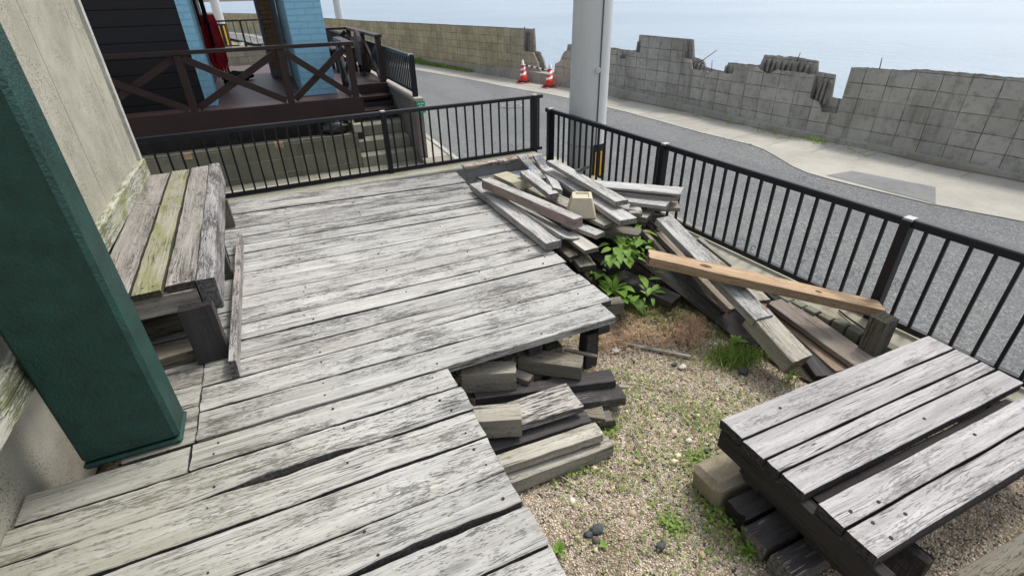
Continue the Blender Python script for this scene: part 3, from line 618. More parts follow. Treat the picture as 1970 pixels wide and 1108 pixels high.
# crack stick lying on kerb
m=MB();pts=[P(1614,597,-.25),P(1630,610,-.245),P(1650,624,-.24),P(1672,640,-.24),P(1688,646,-.245)];m.path(pts,.007,.004,6);tag(m.build('twig',plain('dark_bark',(.06,.04,.03),.9)),'dark crooked twig lying on the mossy kerb beside the railing','twig')
# ------------------------------------------------------------------ the big deck
dk=empty('wooden_deck',(.5,3.5,-.45),'large weathered grey plank deck filling the yard, stepped at its front edge','deck')
lines=[(5.76,5.62),(5.56,5.42),(5.35,5.18),(5.14,5.0),(4.94,4.82),(4.73,4.64),(4.54,4.46),(4.35,4.25),(4.17,4.07),(3.97,3.90),(3.77,3.74),(3.57,3.54),(3.39,3.37),(3.19,3.17),(3.0,3.0),(2.80,2.80),(2.62,2.62),(2.405,2.37),(2.19,2.185)]
wide={2:.028,6:.035,9:.012,14:.016,17:.016}
m=MB();T=.05;nails=[];_bd=m.board;m.board=lambda *a,**k:_bd(*a,**dict(dict(dside=.92),**k))  # deck board sides darkened by default, grime and gap shade in the colour
xl,xr=-.68,1.775
def nailrow(x,ya,yb,z):
    for f in (.25,.75):
        if random.random()<.6: nails.append((x+random.uniform(-.035,.035),ya+(yb-ya)*f+random.uniform(-.02,.02),z))
for i in range(len(lines)-1):
    (aL,aR),(bL,bR)=lines[i],lines[i+1];g0=wide.get(i,.010)/2;g1=wide.get(i+1,.010)/2
    l=-.685 if i>5 else (-.66 if i>1 else -.64);r=xr+random.uniform(-.012,.03)
    if i==0: r=1.80
    if i==17: r=1.70
    sl=(aR-aL)/2.27;slb=(bR-bL)/2.27;e=lambda y,s_,x:y+s_*(x+.5)
    y0a,y0b=e(aL,sl,l)-g0,e(bL,slb,l)+g1;y1a,y1b=e(aL,sl,r)-g0,e(bL,slb,r)+g1;zz=random.uniform(-.004,.004)
    pv=dict(tint=random.uniform(.38,.62),wear=random.choice((0,0,.1,.2,.4)),hue=random.uniform(0,.12),jit=.0035,cham=.0035,cup=random.uniform(-.003,.001))
    if i in (0,): pv['wear']=.45
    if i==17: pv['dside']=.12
    m.board((l,(y0a+y0b)/2,zz),(r,(y1a+y1b)/2,zz+random.uniform(-.002,.002)),abs(y0a-y0b),T,w1=abs(y1a-y1b),**pv)
    for x in (-.1,.55,1.15,1.66): nailrow(x,e(aL,sl,x),e(bL,slb,x),zz)
# lower step boards
ly=[2.185,2.01,1.82,1.62,1.40,1.21,1.015,.83,.64,.45,.26,.07,-.12,-.31,-.5,-.7]
for i in range(len(ly)-1):
    a,b=ly[i]-.005,ly[i+1]+.005;r=.575+random.uniform(-.012,.012);l=-1.345
    if i==0: l=-.70
    if i==2: b+=.010
    if i==4: b+=.016
    zz=-.004+random.uniform(-.003,.003)
    m.board((l,(a+b)/2,zz),(r,(a+b)/2+random.uniform(-.004,.004),zz),a-b,T,tint=random.uniform(.40,.60),wear=random.choice((0,0,.1,.3)),hue=random.uniform(0,.1),jit=.005 if i in (1,2,4) else .0035,cham=.004,cup=-.002,seg=.025,notch={1:((1,.34,.74,.024),),2:((-1,.45,.7,.012),),3:((1,.1,.4,.01),),4:((1,.55,.97,.006),),5:((-1,.3,.62,.018),),6:((1,.5,.9,.012),)}.get(i,()))
    for x in (-.62,-.05,.47): nailrow(x,a,b,zz)
    if l==-.70: m.board((-1.33,(a+b)/2,zz-.004),(-.71,(a+b)/2,zz-.004),a-b,T,tint=.4,seg=.05)
# darker boards under the bench, left of the seam
y=2.195
for wd in (.11,.17,.19,.18,.17,.19,.18,.2,.19,.18,.19,.2,.19,.18,.19,.2,.18,.17,.15):
    a=y+wd-.006;hue=random.uniform(.15,.45) if y<2.7 else random.uniform(0,.3);zz=random.uniform(-.01,.004) if y>2.7 else -.002
    m.board((-1.13 if y>2.44 else -.99 if y<2.2 else -1.13,(y+a)/2,zz),(-.692 if y<5.0 else -.67,(y+a)/2,zz),a-y,T,tint=random.uniform(.28,.42),wear=.1,hue=hue,jit=.003);y+=wd
    if y>5.7: break
for x,y,z in nails: m.tube((x,y,z-.004),(x,y,z+.0022),random.uniform(.004,.0078),None,8,mi=1)
m.build('deck_boards',[W_DECK,NAIL],dk)
m=MB()
for x in (-.95,-.05,.47): m.rbox(x-.045,-.6,-.16,x+.045,5.6,-.056,.004,.003)
for x in (1.15,1.66): m.rbox(x-.045,2.25,-.16,x+.045,5.55,-.056,.004,.003)
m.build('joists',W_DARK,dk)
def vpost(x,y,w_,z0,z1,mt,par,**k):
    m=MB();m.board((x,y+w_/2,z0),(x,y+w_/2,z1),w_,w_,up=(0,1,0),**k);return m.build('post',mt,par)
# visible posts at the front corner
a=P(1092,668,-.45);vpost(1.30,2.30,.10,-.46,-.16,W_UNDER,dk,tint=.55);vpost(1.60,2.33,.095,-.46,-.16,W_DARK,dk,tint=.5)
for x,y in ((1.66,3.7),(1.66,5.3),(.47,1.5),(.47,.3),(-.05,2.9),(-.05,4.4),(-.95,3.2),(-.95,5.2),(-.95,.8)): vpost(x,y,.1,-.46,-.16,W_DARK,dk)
m=MB();m.board((1.62,2.50,-.06),(1.93,2.44,-.07),.09,.09,tint=.5);m.build('joist_end',W_UNDER,dk)
# ------------------------------------------------------------------ house wall, green column
def ply_mat():
    n=NT('mottled_wall_panel');p=n.ob();c=n.mix(n.ramp(n.noise(p,3,5,.6),.35,.65),(.40,.385,.32),(.30,.285,.225));sp=n.ramp(n.noise(p,85,3,.75),.52,.62);den=n.ramp(n.noise(p,4.5,4,.6),.42,.62)
    c=n.mix(n.math('MULTIPLY',sp,n.math('MULTIPLY',den,.8)),c,(.06,.06,.045));return n.done(c,.85,sp,.002,.5)
hw=empty('house_wall',(-1.3,3,-.45),'mottled plywood wall of the house behind the bench at the left','wall')
WX=-1.145
def wx(y): return WX-.02*(y-5.5)/3 if y<5.5 else WX
m=MB();y=-1.2
for yy in (-1.2,-.3,.6,1.5,2.4,3.3,4.2,5.1):
    m.box(-1.35,yy+.003,.60,WX-.04,min(5.46,yy+.897),3.6)
m.box(-1.8,-1.2,-.45,-1.352,5.46,3.6);m.build('wall_panels',ply_mat(),hw)
m=MB();m.box(-1.36,5.462,-.3,-1.16,5.49,3.6,mi=0);m.box(-1.185,5.42,.60,-1.158,5.492,3.6,mi=0);m.build('corner_trim',plain('pale_trim',(.42,.41,.37),.7,.2,14),hw)
m=MB();m.board((WX-.02,5.47,.60),(WX-.02,-1.2,.60),.05,.15,tint=.72,wear=.15,hue=.12);m.build('skirting_board',wood('skirting_mossy',(.46,.46,.42),(.36,.36,.30),(.10,.11,.05),wear=.1,moss=.5,fleck=.8),hw)
gc=MB();gc.box(-1.12,2.235,.002,-.745,2.40,2.9);gcx=MB()
col=empty('green_column',(-.93,2.3,0),'dark green painted square column standing on the deck at the lower left','column')
m=MB();m.rbox(-1.125,2.215,.03,-.745,2.42,2.95,.018,.001);m.build('shaft',GREEN,col)
m=MB();m.rbox(-1.13,2.209,.002,-.739,2.426,.030,.010,.003);m.build('chipped_foot',GREEN,col)
# ------------------------------------------------------------------ bench on deck
bn=empty('timber_bench',(-.85,4.2,0),'long mossy plank bench standing on the left side of the deck against the wall','bench')
m=MB();sk=-.0236
def by(x,y): return x+sk*(y-3.0)
zt=.45
for (x0,x1,ys,ye,tn,hu,wr_) in ((-1.115,-.928,2.95,5.46,.48,.1,.1),(-.920,-.772,2.965,5.50,.60,.12,0),(-.762,-.608,3.0,5.54,.55,.05,.15)):
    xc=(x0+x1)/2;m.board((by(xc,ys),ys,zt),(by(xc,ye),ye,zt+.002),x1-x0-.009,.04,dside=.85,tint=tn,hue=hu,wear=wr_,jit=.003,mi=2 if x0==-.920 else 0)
for (x,y) in ((-.87,3.03),(-.82,3.03),(-.72,3.04),(-.66,3.04)): m.tube((x,y,zt-.003),(x,y,zt+.003),.007,None,8,mi=1)
m.build('seat',[W_BENCH,NAIL,W_BMOSS],bn)
m=MB();m.board((by(-.562,2.98),2.98,zt+.008),(by(-.562,5.56),5.56,zt+.008),.09,.20,tint=.62,wear=.25,jit=.003,cham=.006);m.build('front_rail',W_BFRONT,bn)
m=MB();m.board((-1.12,3.01,zt-.045),(-.615,3.01,zt-.045),.045,.12,tint=.85,hue=.15);m.build('end_rail',W_BENCH,bn)
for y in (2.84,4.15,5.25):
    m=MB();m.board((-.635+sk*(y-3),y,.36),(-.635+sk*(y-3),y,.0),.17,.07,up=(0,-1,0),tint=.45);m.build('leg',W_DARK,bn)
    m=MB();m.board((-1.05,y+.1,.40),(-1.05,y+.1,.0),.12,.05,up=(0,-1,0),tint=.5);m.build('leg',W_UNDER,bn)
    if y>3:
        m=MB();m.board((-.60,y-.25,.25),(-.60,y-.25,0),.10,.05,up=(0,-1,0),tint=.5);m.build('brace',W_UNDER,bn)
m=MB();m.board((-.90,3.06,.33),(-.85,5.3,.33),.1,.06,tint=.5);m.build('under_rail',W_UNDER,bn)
m=MB();m.board(P(446,694,.115),P(460,446,.125),.038,.115,roll=-.08,tint=.72,hue=.25,wear=.05);tag(m.build('loose_plank',W_BFRONT),'greyish purple plank standing on edge against the bench legs','plank')
m=MB();m.board(P(372,590,.30),P(420,690,.0)+Vector((0,.25,.02)),.05,.03,tint=.5);
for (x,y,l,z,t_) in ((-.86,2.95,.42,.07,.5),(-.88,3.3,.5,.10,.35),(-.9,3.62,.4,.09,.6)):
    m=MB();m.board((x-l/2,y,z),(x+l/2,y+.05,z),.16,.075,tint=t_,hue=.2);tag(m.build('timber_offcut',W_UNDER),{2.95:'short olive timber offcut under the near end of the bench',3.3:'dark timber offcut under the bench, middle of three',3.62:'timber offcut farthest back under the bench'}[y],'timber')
m=MB();m.path([P(200,378,.55),P(270,392,.50),P(310,397,.475),P(350,397,.462)],.0035,.002,6);tag(m.build('twig',STRAW),'thin dry twig lying across the bench seat','twig')
# ------------------------------------------------------------------ loose timbers (pile)
def PK(label,fl,fr,nl,nr,zf,zn,t,mat,name='loose_plank',group='grey planks thrown in the timber pile',ws=1.,ext=0.,**k):
    A0,A1,B0,B1=P(*fl,zf),P(*fr,zf),P(*nl,zn),P(*nr,zn)
    a=(A0+A1)/2;b=(B0+B1)/2;d=(b-a).normalized();sd=d.cross(ZV).normalized()
    wa=abs((A1-A0).dot(sd));wb=abs((B1-B0).dot(sd));m=MB();k.setdefault('tint',random.uniform(.45,.65));k.setdefault('jit',.003);k.setdefault('dside',.35)  # plank sides darkened in colour to stand for shadow in the pile
    if k.pop('same',False): wa=wb
    m.board(a-d*ext,b,wa*ws,t,w1=wb*ws,**k);o=m.build(name,mat);return tag(o,label,'plank' if name=='loose_plank' else 'timber',group)
G2='short timbers stacked under the step of the deck';G3='grey and brown planks sliding off the pile toward the table'
PK('smooth grey plank lying along the right edge of the deck',(905,355),(926,349),(1054,471),(1077,459),.085,.085,.065,W_PILE,wear=.0,tint=.62,same=True)
PK('cupped split plank beside the smooth plank at the deck edge',(917,347),(932,347),(1082,464),(1111,447),.07,.085,.03,W_PILE,roll=.35,tint=.55,cup=-.012)
PK('square beam with peeling pinkish paint on its side',(925,345),(944,342),(1101,421),(1125,418),.22,.20,.09,W_PINK,name='timber_beam',same=True,hue=.15,tint=.6)
PK('wide grey board lying under the concrete footing block',(1003,363),(1038,352),(1161,434),(1192,424),.12,.13,.035,W_YEL,tint=.62,same=True,ws=.9)
PK('short white plank laid over the concrete slab',(995,330),(1023,327),(1056,374),(1076,371),.27,.235,.05,W_PILE,tint=.68,same=True)
PK('rust stained plank leaning on the kerb in the back corner',(995,299),(1012,297),(1036,346),(1050,340),-.14,.16,.03,W_PILE,tint=.5,wear=.2,hue=.1)
PK('twisted grey plank leaning on the kerb, right of the rust stained one',(1024,296),(1042,297),(1064,364),(1084,363),-.12,.25,.045,W_PILE,tint=.6,wear=.1,twist=.3)
PK('wide clean white plank in the middle of the pile',(1040,328),(1068,318),(1190,422),(1229,421),.15,.22,.045,W_PILE,tint=.72,wear=-.2,same=True)
PK('thick grey plank resting highest on the pile beside the railing',(1052,311),(1071,306),(1186,389),(1207,383),.26,.28,.042,W_PILE,tint=.64,wear=.1,same=True)
PK('pale tapering plank sticking out right toward the railing, topmost',(1135,345),(1142,358),(1319,361),(1305,373),.24,.27,.02,W_PILE,tint=.7,wear=-.1)
PK('thin plank just below the topmost plank at the railing',(1150,352),(1160,368),(1307,373),(1303,382),.20,.22,.03,W_PILE,tint=.58)
PK('broad white plank end pointing right above the yellow stack',(1166,366),(1185,385),(1297,384),(1276,396),.18,.20,.035,W_PILE,tint=.68,wear=.1)
PK('short grey plank end poking out under the broad white one',(1240,388),(1248,400),(1315,388),(1296,400),.13,.14,.035,W_TAN,tint=.62)
PK('small chipped plank end below the thick top plank',(1150,388),(1165,398),(1197,401),(1224,393),.20,.20,.03,W_PILE,tint=.58,wear=.2)
PK('black and white chipped plank end above the yellow stack',(1150,398),(1165,412),(1217,409),(1251,399),.15,.16,.035,W_PEEL,tint=.8)
for k_,(z,dx,lb) in enumerate(((.105,0,'yellowish plank end, top of the small stack by the root clump'),(.055,-4,'grey plank end, second of the small stack by the root clump'),(.0,-5,'grey plank end, third of the small stack by the root clump'),(-.06,-3,'dark plank end at the bottom of the small stack'))):
    PK(lb,(1160+dx,400+k_*8),(1180+dx,392+k_*8),(1234+dx,417+k_*8),(1270+dx,407+k_*8),z,z,.045,(W_YEL,W_TAN,W_UNDER,W_UNDER)[k_],tint=(.62,.5,.62,.5)[k_],same=True)
PK('splintered grey stick of timber between the top plank and the railing',(1098,329),(1102,334),(1126,317),(1123,325),.22,.33,.025,W_PILE,tint=.4,wear=.3,rag=.03)
PK('stub of white plank under the peeling beam end',(1075,428),(1100,420),(1145,452),(1166,446),.085,.085,.04,W_PILE,tint=.6,wear=.1,same=True)
PK('lower white plank stub with black chipped corners near the leaves',(1080,450),(1105,443),(1127,483),(1151,474),.04,.035,.035,W_PEEL,tint=1.0,wear=-.3,same=True)
PK('dark rotten plank end hanging below the wide white plank',(1150,442),(1160,430),(1222,452),(1238,440),.06,.05,.07,W_UNDER,tint=.6,rag=.02)
PK('dark grey plank low in the pile beside the deck edge',(1075,462),(1100,450),(1117,517),(1146,506),-.06,-.08,.05,W_UNDER,tint=.75,wear=.2,same=True)
PK('mossy broken plank end between the deck and the pile',(1062,470),(1072,462),(1098,497),(1112,487),-.02,-.04,.04,W_UNDER,tint=.7,hue=.2,rag=.02)
PK('old black plank at ground level beside the leafy sapling',(1120,478),(1150,470),(1180,545),(1208,530),-.22,-.25,.05,W_UNDER,tint=.6,same=True)
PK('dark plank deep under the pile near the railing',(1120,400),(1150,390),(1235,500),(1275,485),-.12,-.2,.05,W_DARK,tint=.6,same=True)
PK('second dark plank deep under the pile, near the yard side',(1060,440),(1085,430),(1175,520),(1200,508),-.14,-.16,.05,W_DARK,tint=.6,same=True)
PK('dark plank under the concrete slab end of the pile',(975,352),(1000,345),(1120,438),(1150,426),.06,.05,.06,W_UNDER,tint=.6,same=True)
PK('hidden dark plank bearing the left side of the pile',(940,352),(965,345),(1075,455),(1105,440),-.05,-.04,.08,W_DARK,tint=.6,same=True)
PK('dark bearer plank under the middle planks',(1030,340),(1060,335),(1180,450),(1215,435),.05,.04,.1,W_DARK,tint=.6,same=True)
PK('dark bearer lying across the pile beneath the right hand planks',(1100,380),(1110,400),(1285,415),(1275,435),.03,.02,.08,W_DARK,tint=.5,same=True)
for i_,(x0,y0,x1,y1,z0,z1,w_,lb) in enumerate(((1.95,3.9,2.55,2.55,-.15,-.3,.16,'added black plank standing for shade behind the sapling, left'),(2.2,4.2,2.95,2.6,-.1,-.3,.17,'added black plank standing for shade behind the sapling, right'),(2.0,3.05,3.0,3.25,-.22,-.2,.14,'added dark cross timber standing for shade behind the sapling'),(1.92,3.5,3.1,3.9,-.12,-.1,.14,'added dark cross timber standing for shade further back under the pile'),(2.6,3.9,2.95,2.2,-.12,-.33,.14,'added black plank standing for shade under the brown beam end'))):
    m=MB();m.board((x0,y0,z0),(x1,y1,z1),w_,.055,tint=.55,wear=.1);tag(m.build('loose_plank',W_DARK),lb,'plank','added dark planks standing for shade deep in the timber pile')  # planks added to fill the gaps of the pile with dark, as shade
# right side
PK('broad grey plank sloping from the pile down to the gravel',(1266,424),(1289,411),(1456,618),(1485,604),.18,-.085,.06,W_PILE,group=G3,tint=.52,wear=.2,same=True)
PK('heavy squared grey post end lying at the foot of the sloping plank',(1446,606),(1475,592),(1525,697),(1564,683),-.08,-.21,.115,W_YEL,name='timber_beam',group=G3,tint=.68,same=True)
PK('narrow grooved batten beside the broad sloping plank',(1244,428),(1256,424),(1405,597),(1417,591),.02,-.22,.05,W_TAN,group=G3,tint=.5,wear=.2)
PK('long black board with a pale lower edge along the weeds',(1225,490),(1265,478),(1455,664),(1490,642),-.16,-.36,.035,W_DARK,group=G3,tint=.62,roll=-.5,wear=.1,ws=1.1)
PK('black plank under the brown beam',(1210,452),(1245,445),(1390,600),(1428,588),-.12,-.30,.05,W_DARK,group=G3,tint=.55)
PK('thin pale strip of timber leaning behind the sloping plank',(1236,444),(1242,442),(1276,486),(1283,484),.02,-.06,.05,W_TAN,group=G3,tint=.6)
PK('raw brown beam lying across the pile with a knot and white smears',(1240,494),(1258,480),(1690,598),(1700,577),.20,-.085,.065,W_BROWN,name='timber_beam',group=G3,tint=.6,wear=-.2,jit=.004,rag=.008,same=True,ws=.92)
_bm=[o for o in scn.objects if o.get('label','').startswith('raw brown beam')][0]
a=(P(1240,494,.20)+P(1258,480,.20))/2;b=(P(1690,598,-.085)+P(1700,577,-.085))/2
for u_,r_,w_ in ((.25,.026,.004),(.735,.015,.01)):
    m=MB();p=a.lerp(b,u_);d=(b-a).normalized();n_=d.cross(ZV).normalized();up_=n_.cross(d);c=p+n_*w_+up_*.0005
    for rr,zz in ((r_,.0),(r_*.8,.0025),(r_*.35,.0012)):
        for k in range(14):
            t_=6.283*k/14;m.v.append(c+d*(rr*1.7*math.cos(t_)*(1+.15*math.sin(3*t_)))+n_*(rr*math.sin(t_))+up_*zz)
    for q in (0,1):
        for k in range(14): m.face([q*14+k,q*14+(k+1)%14,q*14+14+(k+1)%14,q*14+14+k],[(0,0)]*4,mi=0)
    m.face([28+k for k in range(14)],[(0,0)]*14);o=m.build('knot',plain('dark_knot',(.10,.055,.03),.9,.5,60));wl_=o.location.copy();o.parent=_bm;o.location=wl_-_bm.location
PK('narrow pale batten between the sloping plank and the kerb',(1342,458),(1349,456),(1402,508),(1414,512),-.08,-.2,.03,W_YEL,group=G3,tint=.6)
PK('pale plank piece showing under the brown beam',(1415,545),(1445,530),(1460,583),(1479,573),-.12,-.14,.03,W_YEL,group=G3,tint=.6,same=True)
PK('grey plank lying beside the upright kerb blocks',(1484,586),(1508,568),(1644,704),(1690,690),-.27,-.31,.04,W_TAN,group=G3,tint=.55,same=True,ws=.95)
PK('brownish plank between the squared post end and the kerb plank',(1455,580),(1478,566),(1608,714),(1646,706),-.33,-.36,.04,wood('rusty_tan',(.35,.27,.2),(.28,.2,.14),(.10,.07,.05),wear=-.15,fleck=.1),group=G3,tint=.58,same=True)
PK('short black board end at the tip of the squared post',(1540,675),(1560,660),(1577,731),(1602,714),-.36,-.38,.04,W_DARK,group=G3,tint=.9,same=True)
PK('thin timber scrap below the black board with the pale edge',(1438,650),(1447,644),(1462,672),(1474,664),-.40,-.42,.02,W_TAN,group=G3,tint=.6)
PK('black batten between the kerb and the sloping plank',(1455,545),(1470,535),(1500,585),(1512,574),-.25,-.28,.04,W_DARK,group=G3,tint=.6)
# short stack by the step
PK('thick short block with end resting left under the deck edge',(886,722),(890,695),(996,716),(988,694),-.14,-.14,.14,W_YEL,name='timber_block',group=G2,tint=.5,hue=.2)
PK('short tapered block with a black end, upper right of the stack',(998,692),(1005,668),(1113,706),(1128,684),-.17,-.17,.10,W_UNDER,name='timber_block',group=G2,tint=.95,hue=.05)
PK('small flat offcut between the two upper blocks',(985,722),(992,708),(1018,734),(1025,720),-.24,-.24,.04,W_TAN,name='timber_block',group=G2,tint=.5)
PK('long black board at the back of the stack, reaching furthest right',(912,768),(915,752),(1192,731),(1166,710),-.28,-.28,.05,W_DARK,group=G2,tint=.75,wear=.05)
PK('grey grained board below the long black one',(935,800),(925,775),(1204,765),(1190,736),-.33,-.335,.06,W_PEEL,group=G2,tint=.7,wear=.5)
PK('half peeled board in the centre of the stack with a yellow mark',(985,822),(975,775),(1116,783),(1094,735),-.21,-.21,.05,W_PEEL,group=G2,tint=.85,wear=.12)
PK('pinkish grey block at the left of the stack beside the step',(905,812),(900,782),(1004,806),(999,772),-.13,-.13,.13,W_YEL,name='timber_block',group=G2,tint=.55,hue=.1)
PK('black peeling board in front of the half peeled one',(948,868),(930,830),(1135,811),(1122,780),-.29,-.29,.06,W_DARK,group=G2,tint=.85,wear=.15)
PK('long clean pale plank at the front of the stack',(955,903),(940,880),(1162,835),(1143,811),-.27,-.27,.055,W_YEL,group=G2,tint=.75,wear=-.1)
PK('lowest pale plank lying on the gravel at the front of the stack',(970,935),(955,905),(1182,855),(1165,838),-.345,-.345,.09,W_YEL,group=G2,tint=.55)
PK('small mossy offcut at the right end of the stack',(1125,800),(1120,788),(1170,805),(1155,780),-.35,-.35,.05,W_UNDER,group=G2,name='timber_block',tint=1.,hue=.1)
PK('dark rotten offcut beside the small mossy one',(1150,812),(1145,795),(1184,808),(1172,788),-.37,-.37,.05,W_UNDER,group=G2,name='timber_block',tint=.5,rag=.015)
PK('thin grey sliver behind the upper right block',(1085,672),(1090,668),(1146,685),(1149,681),-.26,-.30,.02,W_TAN,group=G2,tint=.6)
PK('grey splinter sticking out right of the black board',(1150,742),(1155,736),(1206,745),(1209,741),-.36,-.38,.015,W_TAN,group=G2,tint=.6)
PK('thin pale stick lying among the dry weeds',(1199,657),(1201,661),(1330,682),(1329,686),-.42,-.42,.012,W_YEL,tint=.8,group='loose scraps on the gravel')
# concrete pieces in pile
FOOT=concrete('footing_concrete',(.50,.45,.33),(.56,.51,.39),.25,vert=True,sta=.25,stain=(.36,.30,.17))
c=P(1118,410,.135);m=MB();r0,r1,h=.125,.082,.17;rot=Matrix.Rotation(math.radians(-30),3,'Z')
def ringv(r,z): return [Vector((c.x,c.y,z))+rot@Vector((a*r,b*r,0)) for a,b in ((-1,-.9),(-.9,-1),(.9,-1),(1,-.9),(1,.9),(.9,1),(-.9,1),(-1,.9))]
rings=[ringv(r0,.136),ringv(r0*.985,.15),ringv(r1*1.03,.13+h-.008),ringv(r1,.13+h),ringv(r1*.72,.13+h),ringv(r1*.66,.13+h-.012)]
for i,rg in enumerate(rings):
    m.v+=rg
    if i:
        for j in range(8): b=(i-1)*8;m.face([b+j,b+(j+1)%8,b+8+(j+1)%8,b+8+j],[(j*.1,i*.1)]*4)
m.face([40+j for j in range(8)],[(0,0)]*8);m.face([j for j in range(8)][::-1],[(0,0)]*8)
tag(m.build('footing_block',FOOT),'tapered pale concrete footing block standing on the timber pile','concrete block')
c=P(985,344,.13);m=MB();m.hexa([P(950,345,.13),P(1000,366,.13),P(1030,356,.13),P(978,338,.13)],[P(949,336,.21),P(984,352,.21),P(1016,345,.21),P(975,330,.21)])
tag(m.build('concrete_slab',concrete('yellow_slab',(.38,.36,.24),(.50,.47,.36),.5,vert=False,sta=.4,stain=(.25,.22,.08))),'yellowish mossy concrete slab on the back of the timber pile','concrete slab')
m=MB();tq=[P(990,336,.0),P(1008,330,.1),P(1022,324,.12),P(1016,338,.15),P(996,342,.12)];m.v+=tq+[v-ZV*.03 for v in tq];m.face([0,1,2,3,4],[(0,0)]*5)
for i in range(5): m.face([i,i+5,(i+1)%5+5,(i+1)%5],[(0,0)]*4)
tag(m.build('tarp_scrap',plain('blue_tarp',(.10,.24,.55),.5)),'scrap of bright blue tarp under the planks in the back corner','tarp')
# root clump
m=MB();c=P(1262,428,.06)
for i in range(170):
    a=random.uniform(0,6.28);r=random.gauss(0,.045);p=Vector((c.x+r*math.cos(a),c.y+r*math.sin(a),c.z+random.uniform(-.13,.05)))
    q=p+Vector((random.gauss(0,.03),random.gauss(0,.03),random.gauss(-.01,.03)));m.tube(p,q,.0025,.0012,4,cap=False)
tag(m.build('root_clump',plain('dark_roots',(.06,.04,.03),.95,.4,30)),'tangled dark brown root clump on the plank ends','roots')
# ------------------------------------------------------------------ low table lower right
tb=empty('low_table',(2.4,.85,-.45),'low grey plank table at the lower right, black underneath','table')
m=MB();rows=[(1.222,1.083),(1.076,.956),(.948,.878),(.870,.752),(.700,.582),(.574,.452)]
for i,(a,b) in enumerate(rows):
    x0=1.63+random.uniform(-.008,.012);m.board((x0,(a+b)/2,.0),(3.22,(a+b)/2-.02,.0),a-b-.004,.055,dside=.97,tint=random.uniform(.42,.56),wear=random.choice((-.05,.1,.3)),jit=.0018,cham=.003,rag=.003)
for x,y in ((1.72,.62),(1.75,.55),(1.86,.60),(1.75,.48),(1.90,.52),(2.6,.64),(2.5,.8),(1.95,1.15)): m.tube((x,y,-.002),(x,y,.003),.0075,None,8,mi=1)
m.build('table_top',[W_TABLE,NAIL],tb)
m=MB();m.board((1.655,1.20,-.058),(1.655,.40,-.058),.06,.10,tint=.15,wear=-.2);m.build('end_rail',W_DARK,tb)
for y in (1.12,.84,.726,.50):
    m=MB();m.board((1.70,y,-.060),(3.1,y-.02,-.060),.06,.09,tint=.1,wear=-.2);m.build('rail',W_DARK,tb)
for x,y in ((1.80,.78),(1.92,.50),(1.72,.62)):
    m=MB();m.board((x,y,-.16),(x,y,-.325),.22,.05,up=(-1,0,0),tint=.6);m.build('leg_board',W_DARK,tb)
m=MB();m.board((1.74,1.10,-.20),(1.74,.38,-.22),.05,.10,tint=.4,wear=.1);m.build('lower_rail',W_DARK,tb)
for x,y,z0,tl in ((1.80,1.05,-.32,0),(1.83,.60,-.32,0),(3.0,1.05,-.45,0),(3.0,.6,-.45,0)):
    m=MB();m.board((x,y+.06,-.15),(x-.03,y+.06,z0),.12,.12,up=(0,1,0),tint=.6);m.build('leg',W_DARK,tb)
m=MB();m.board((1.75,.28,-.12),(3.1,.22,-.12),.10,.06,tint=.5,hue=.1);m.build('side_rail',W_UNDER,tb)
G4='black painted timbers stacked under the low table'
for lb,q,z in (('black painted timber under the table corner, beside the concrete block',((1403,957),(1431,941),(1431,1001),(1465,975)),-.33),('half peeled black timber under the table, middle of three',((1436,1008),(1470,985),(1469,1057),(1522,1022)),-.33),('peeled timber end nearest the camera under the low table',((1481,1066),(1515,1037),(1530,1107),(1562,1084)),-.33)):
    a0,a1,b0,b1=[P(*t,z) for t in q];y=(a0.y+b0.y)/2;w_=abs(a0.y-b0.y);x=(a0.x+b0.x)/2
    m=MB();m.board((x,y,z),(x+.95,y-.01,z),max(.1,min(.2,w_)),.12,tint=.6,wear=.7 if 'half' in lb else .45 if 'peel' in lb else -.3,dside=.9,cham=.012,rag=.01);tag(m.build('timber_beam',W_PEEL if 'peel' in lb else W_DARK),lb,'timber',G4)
c=P(1385,905,-.3);m=MB();m.rbox(c.x-.1,c.y-.10,-.46,c.x+.25,c.y+.10,-.29,.03,.012);o=m.build('concrete_block',concrete('stained_block',(.26,.22,.15),(.34,.30,.22),.5,vert=False,sta=.6,stain=(.13,.10,.05)));tag(o,'mossy brown concrete block under the corner of the low table','concrete block')
# grey post at the right edge
m=MB();m.board((3.28,1.42,-.05),(3.28,1.42,-.5),.13,.11,up=(0,-1,0),tint=.5,wear=.1);tag(m.build('wooden_post',W_UNDER),'short dark grey wooden post by the kerb behind the low table','post')
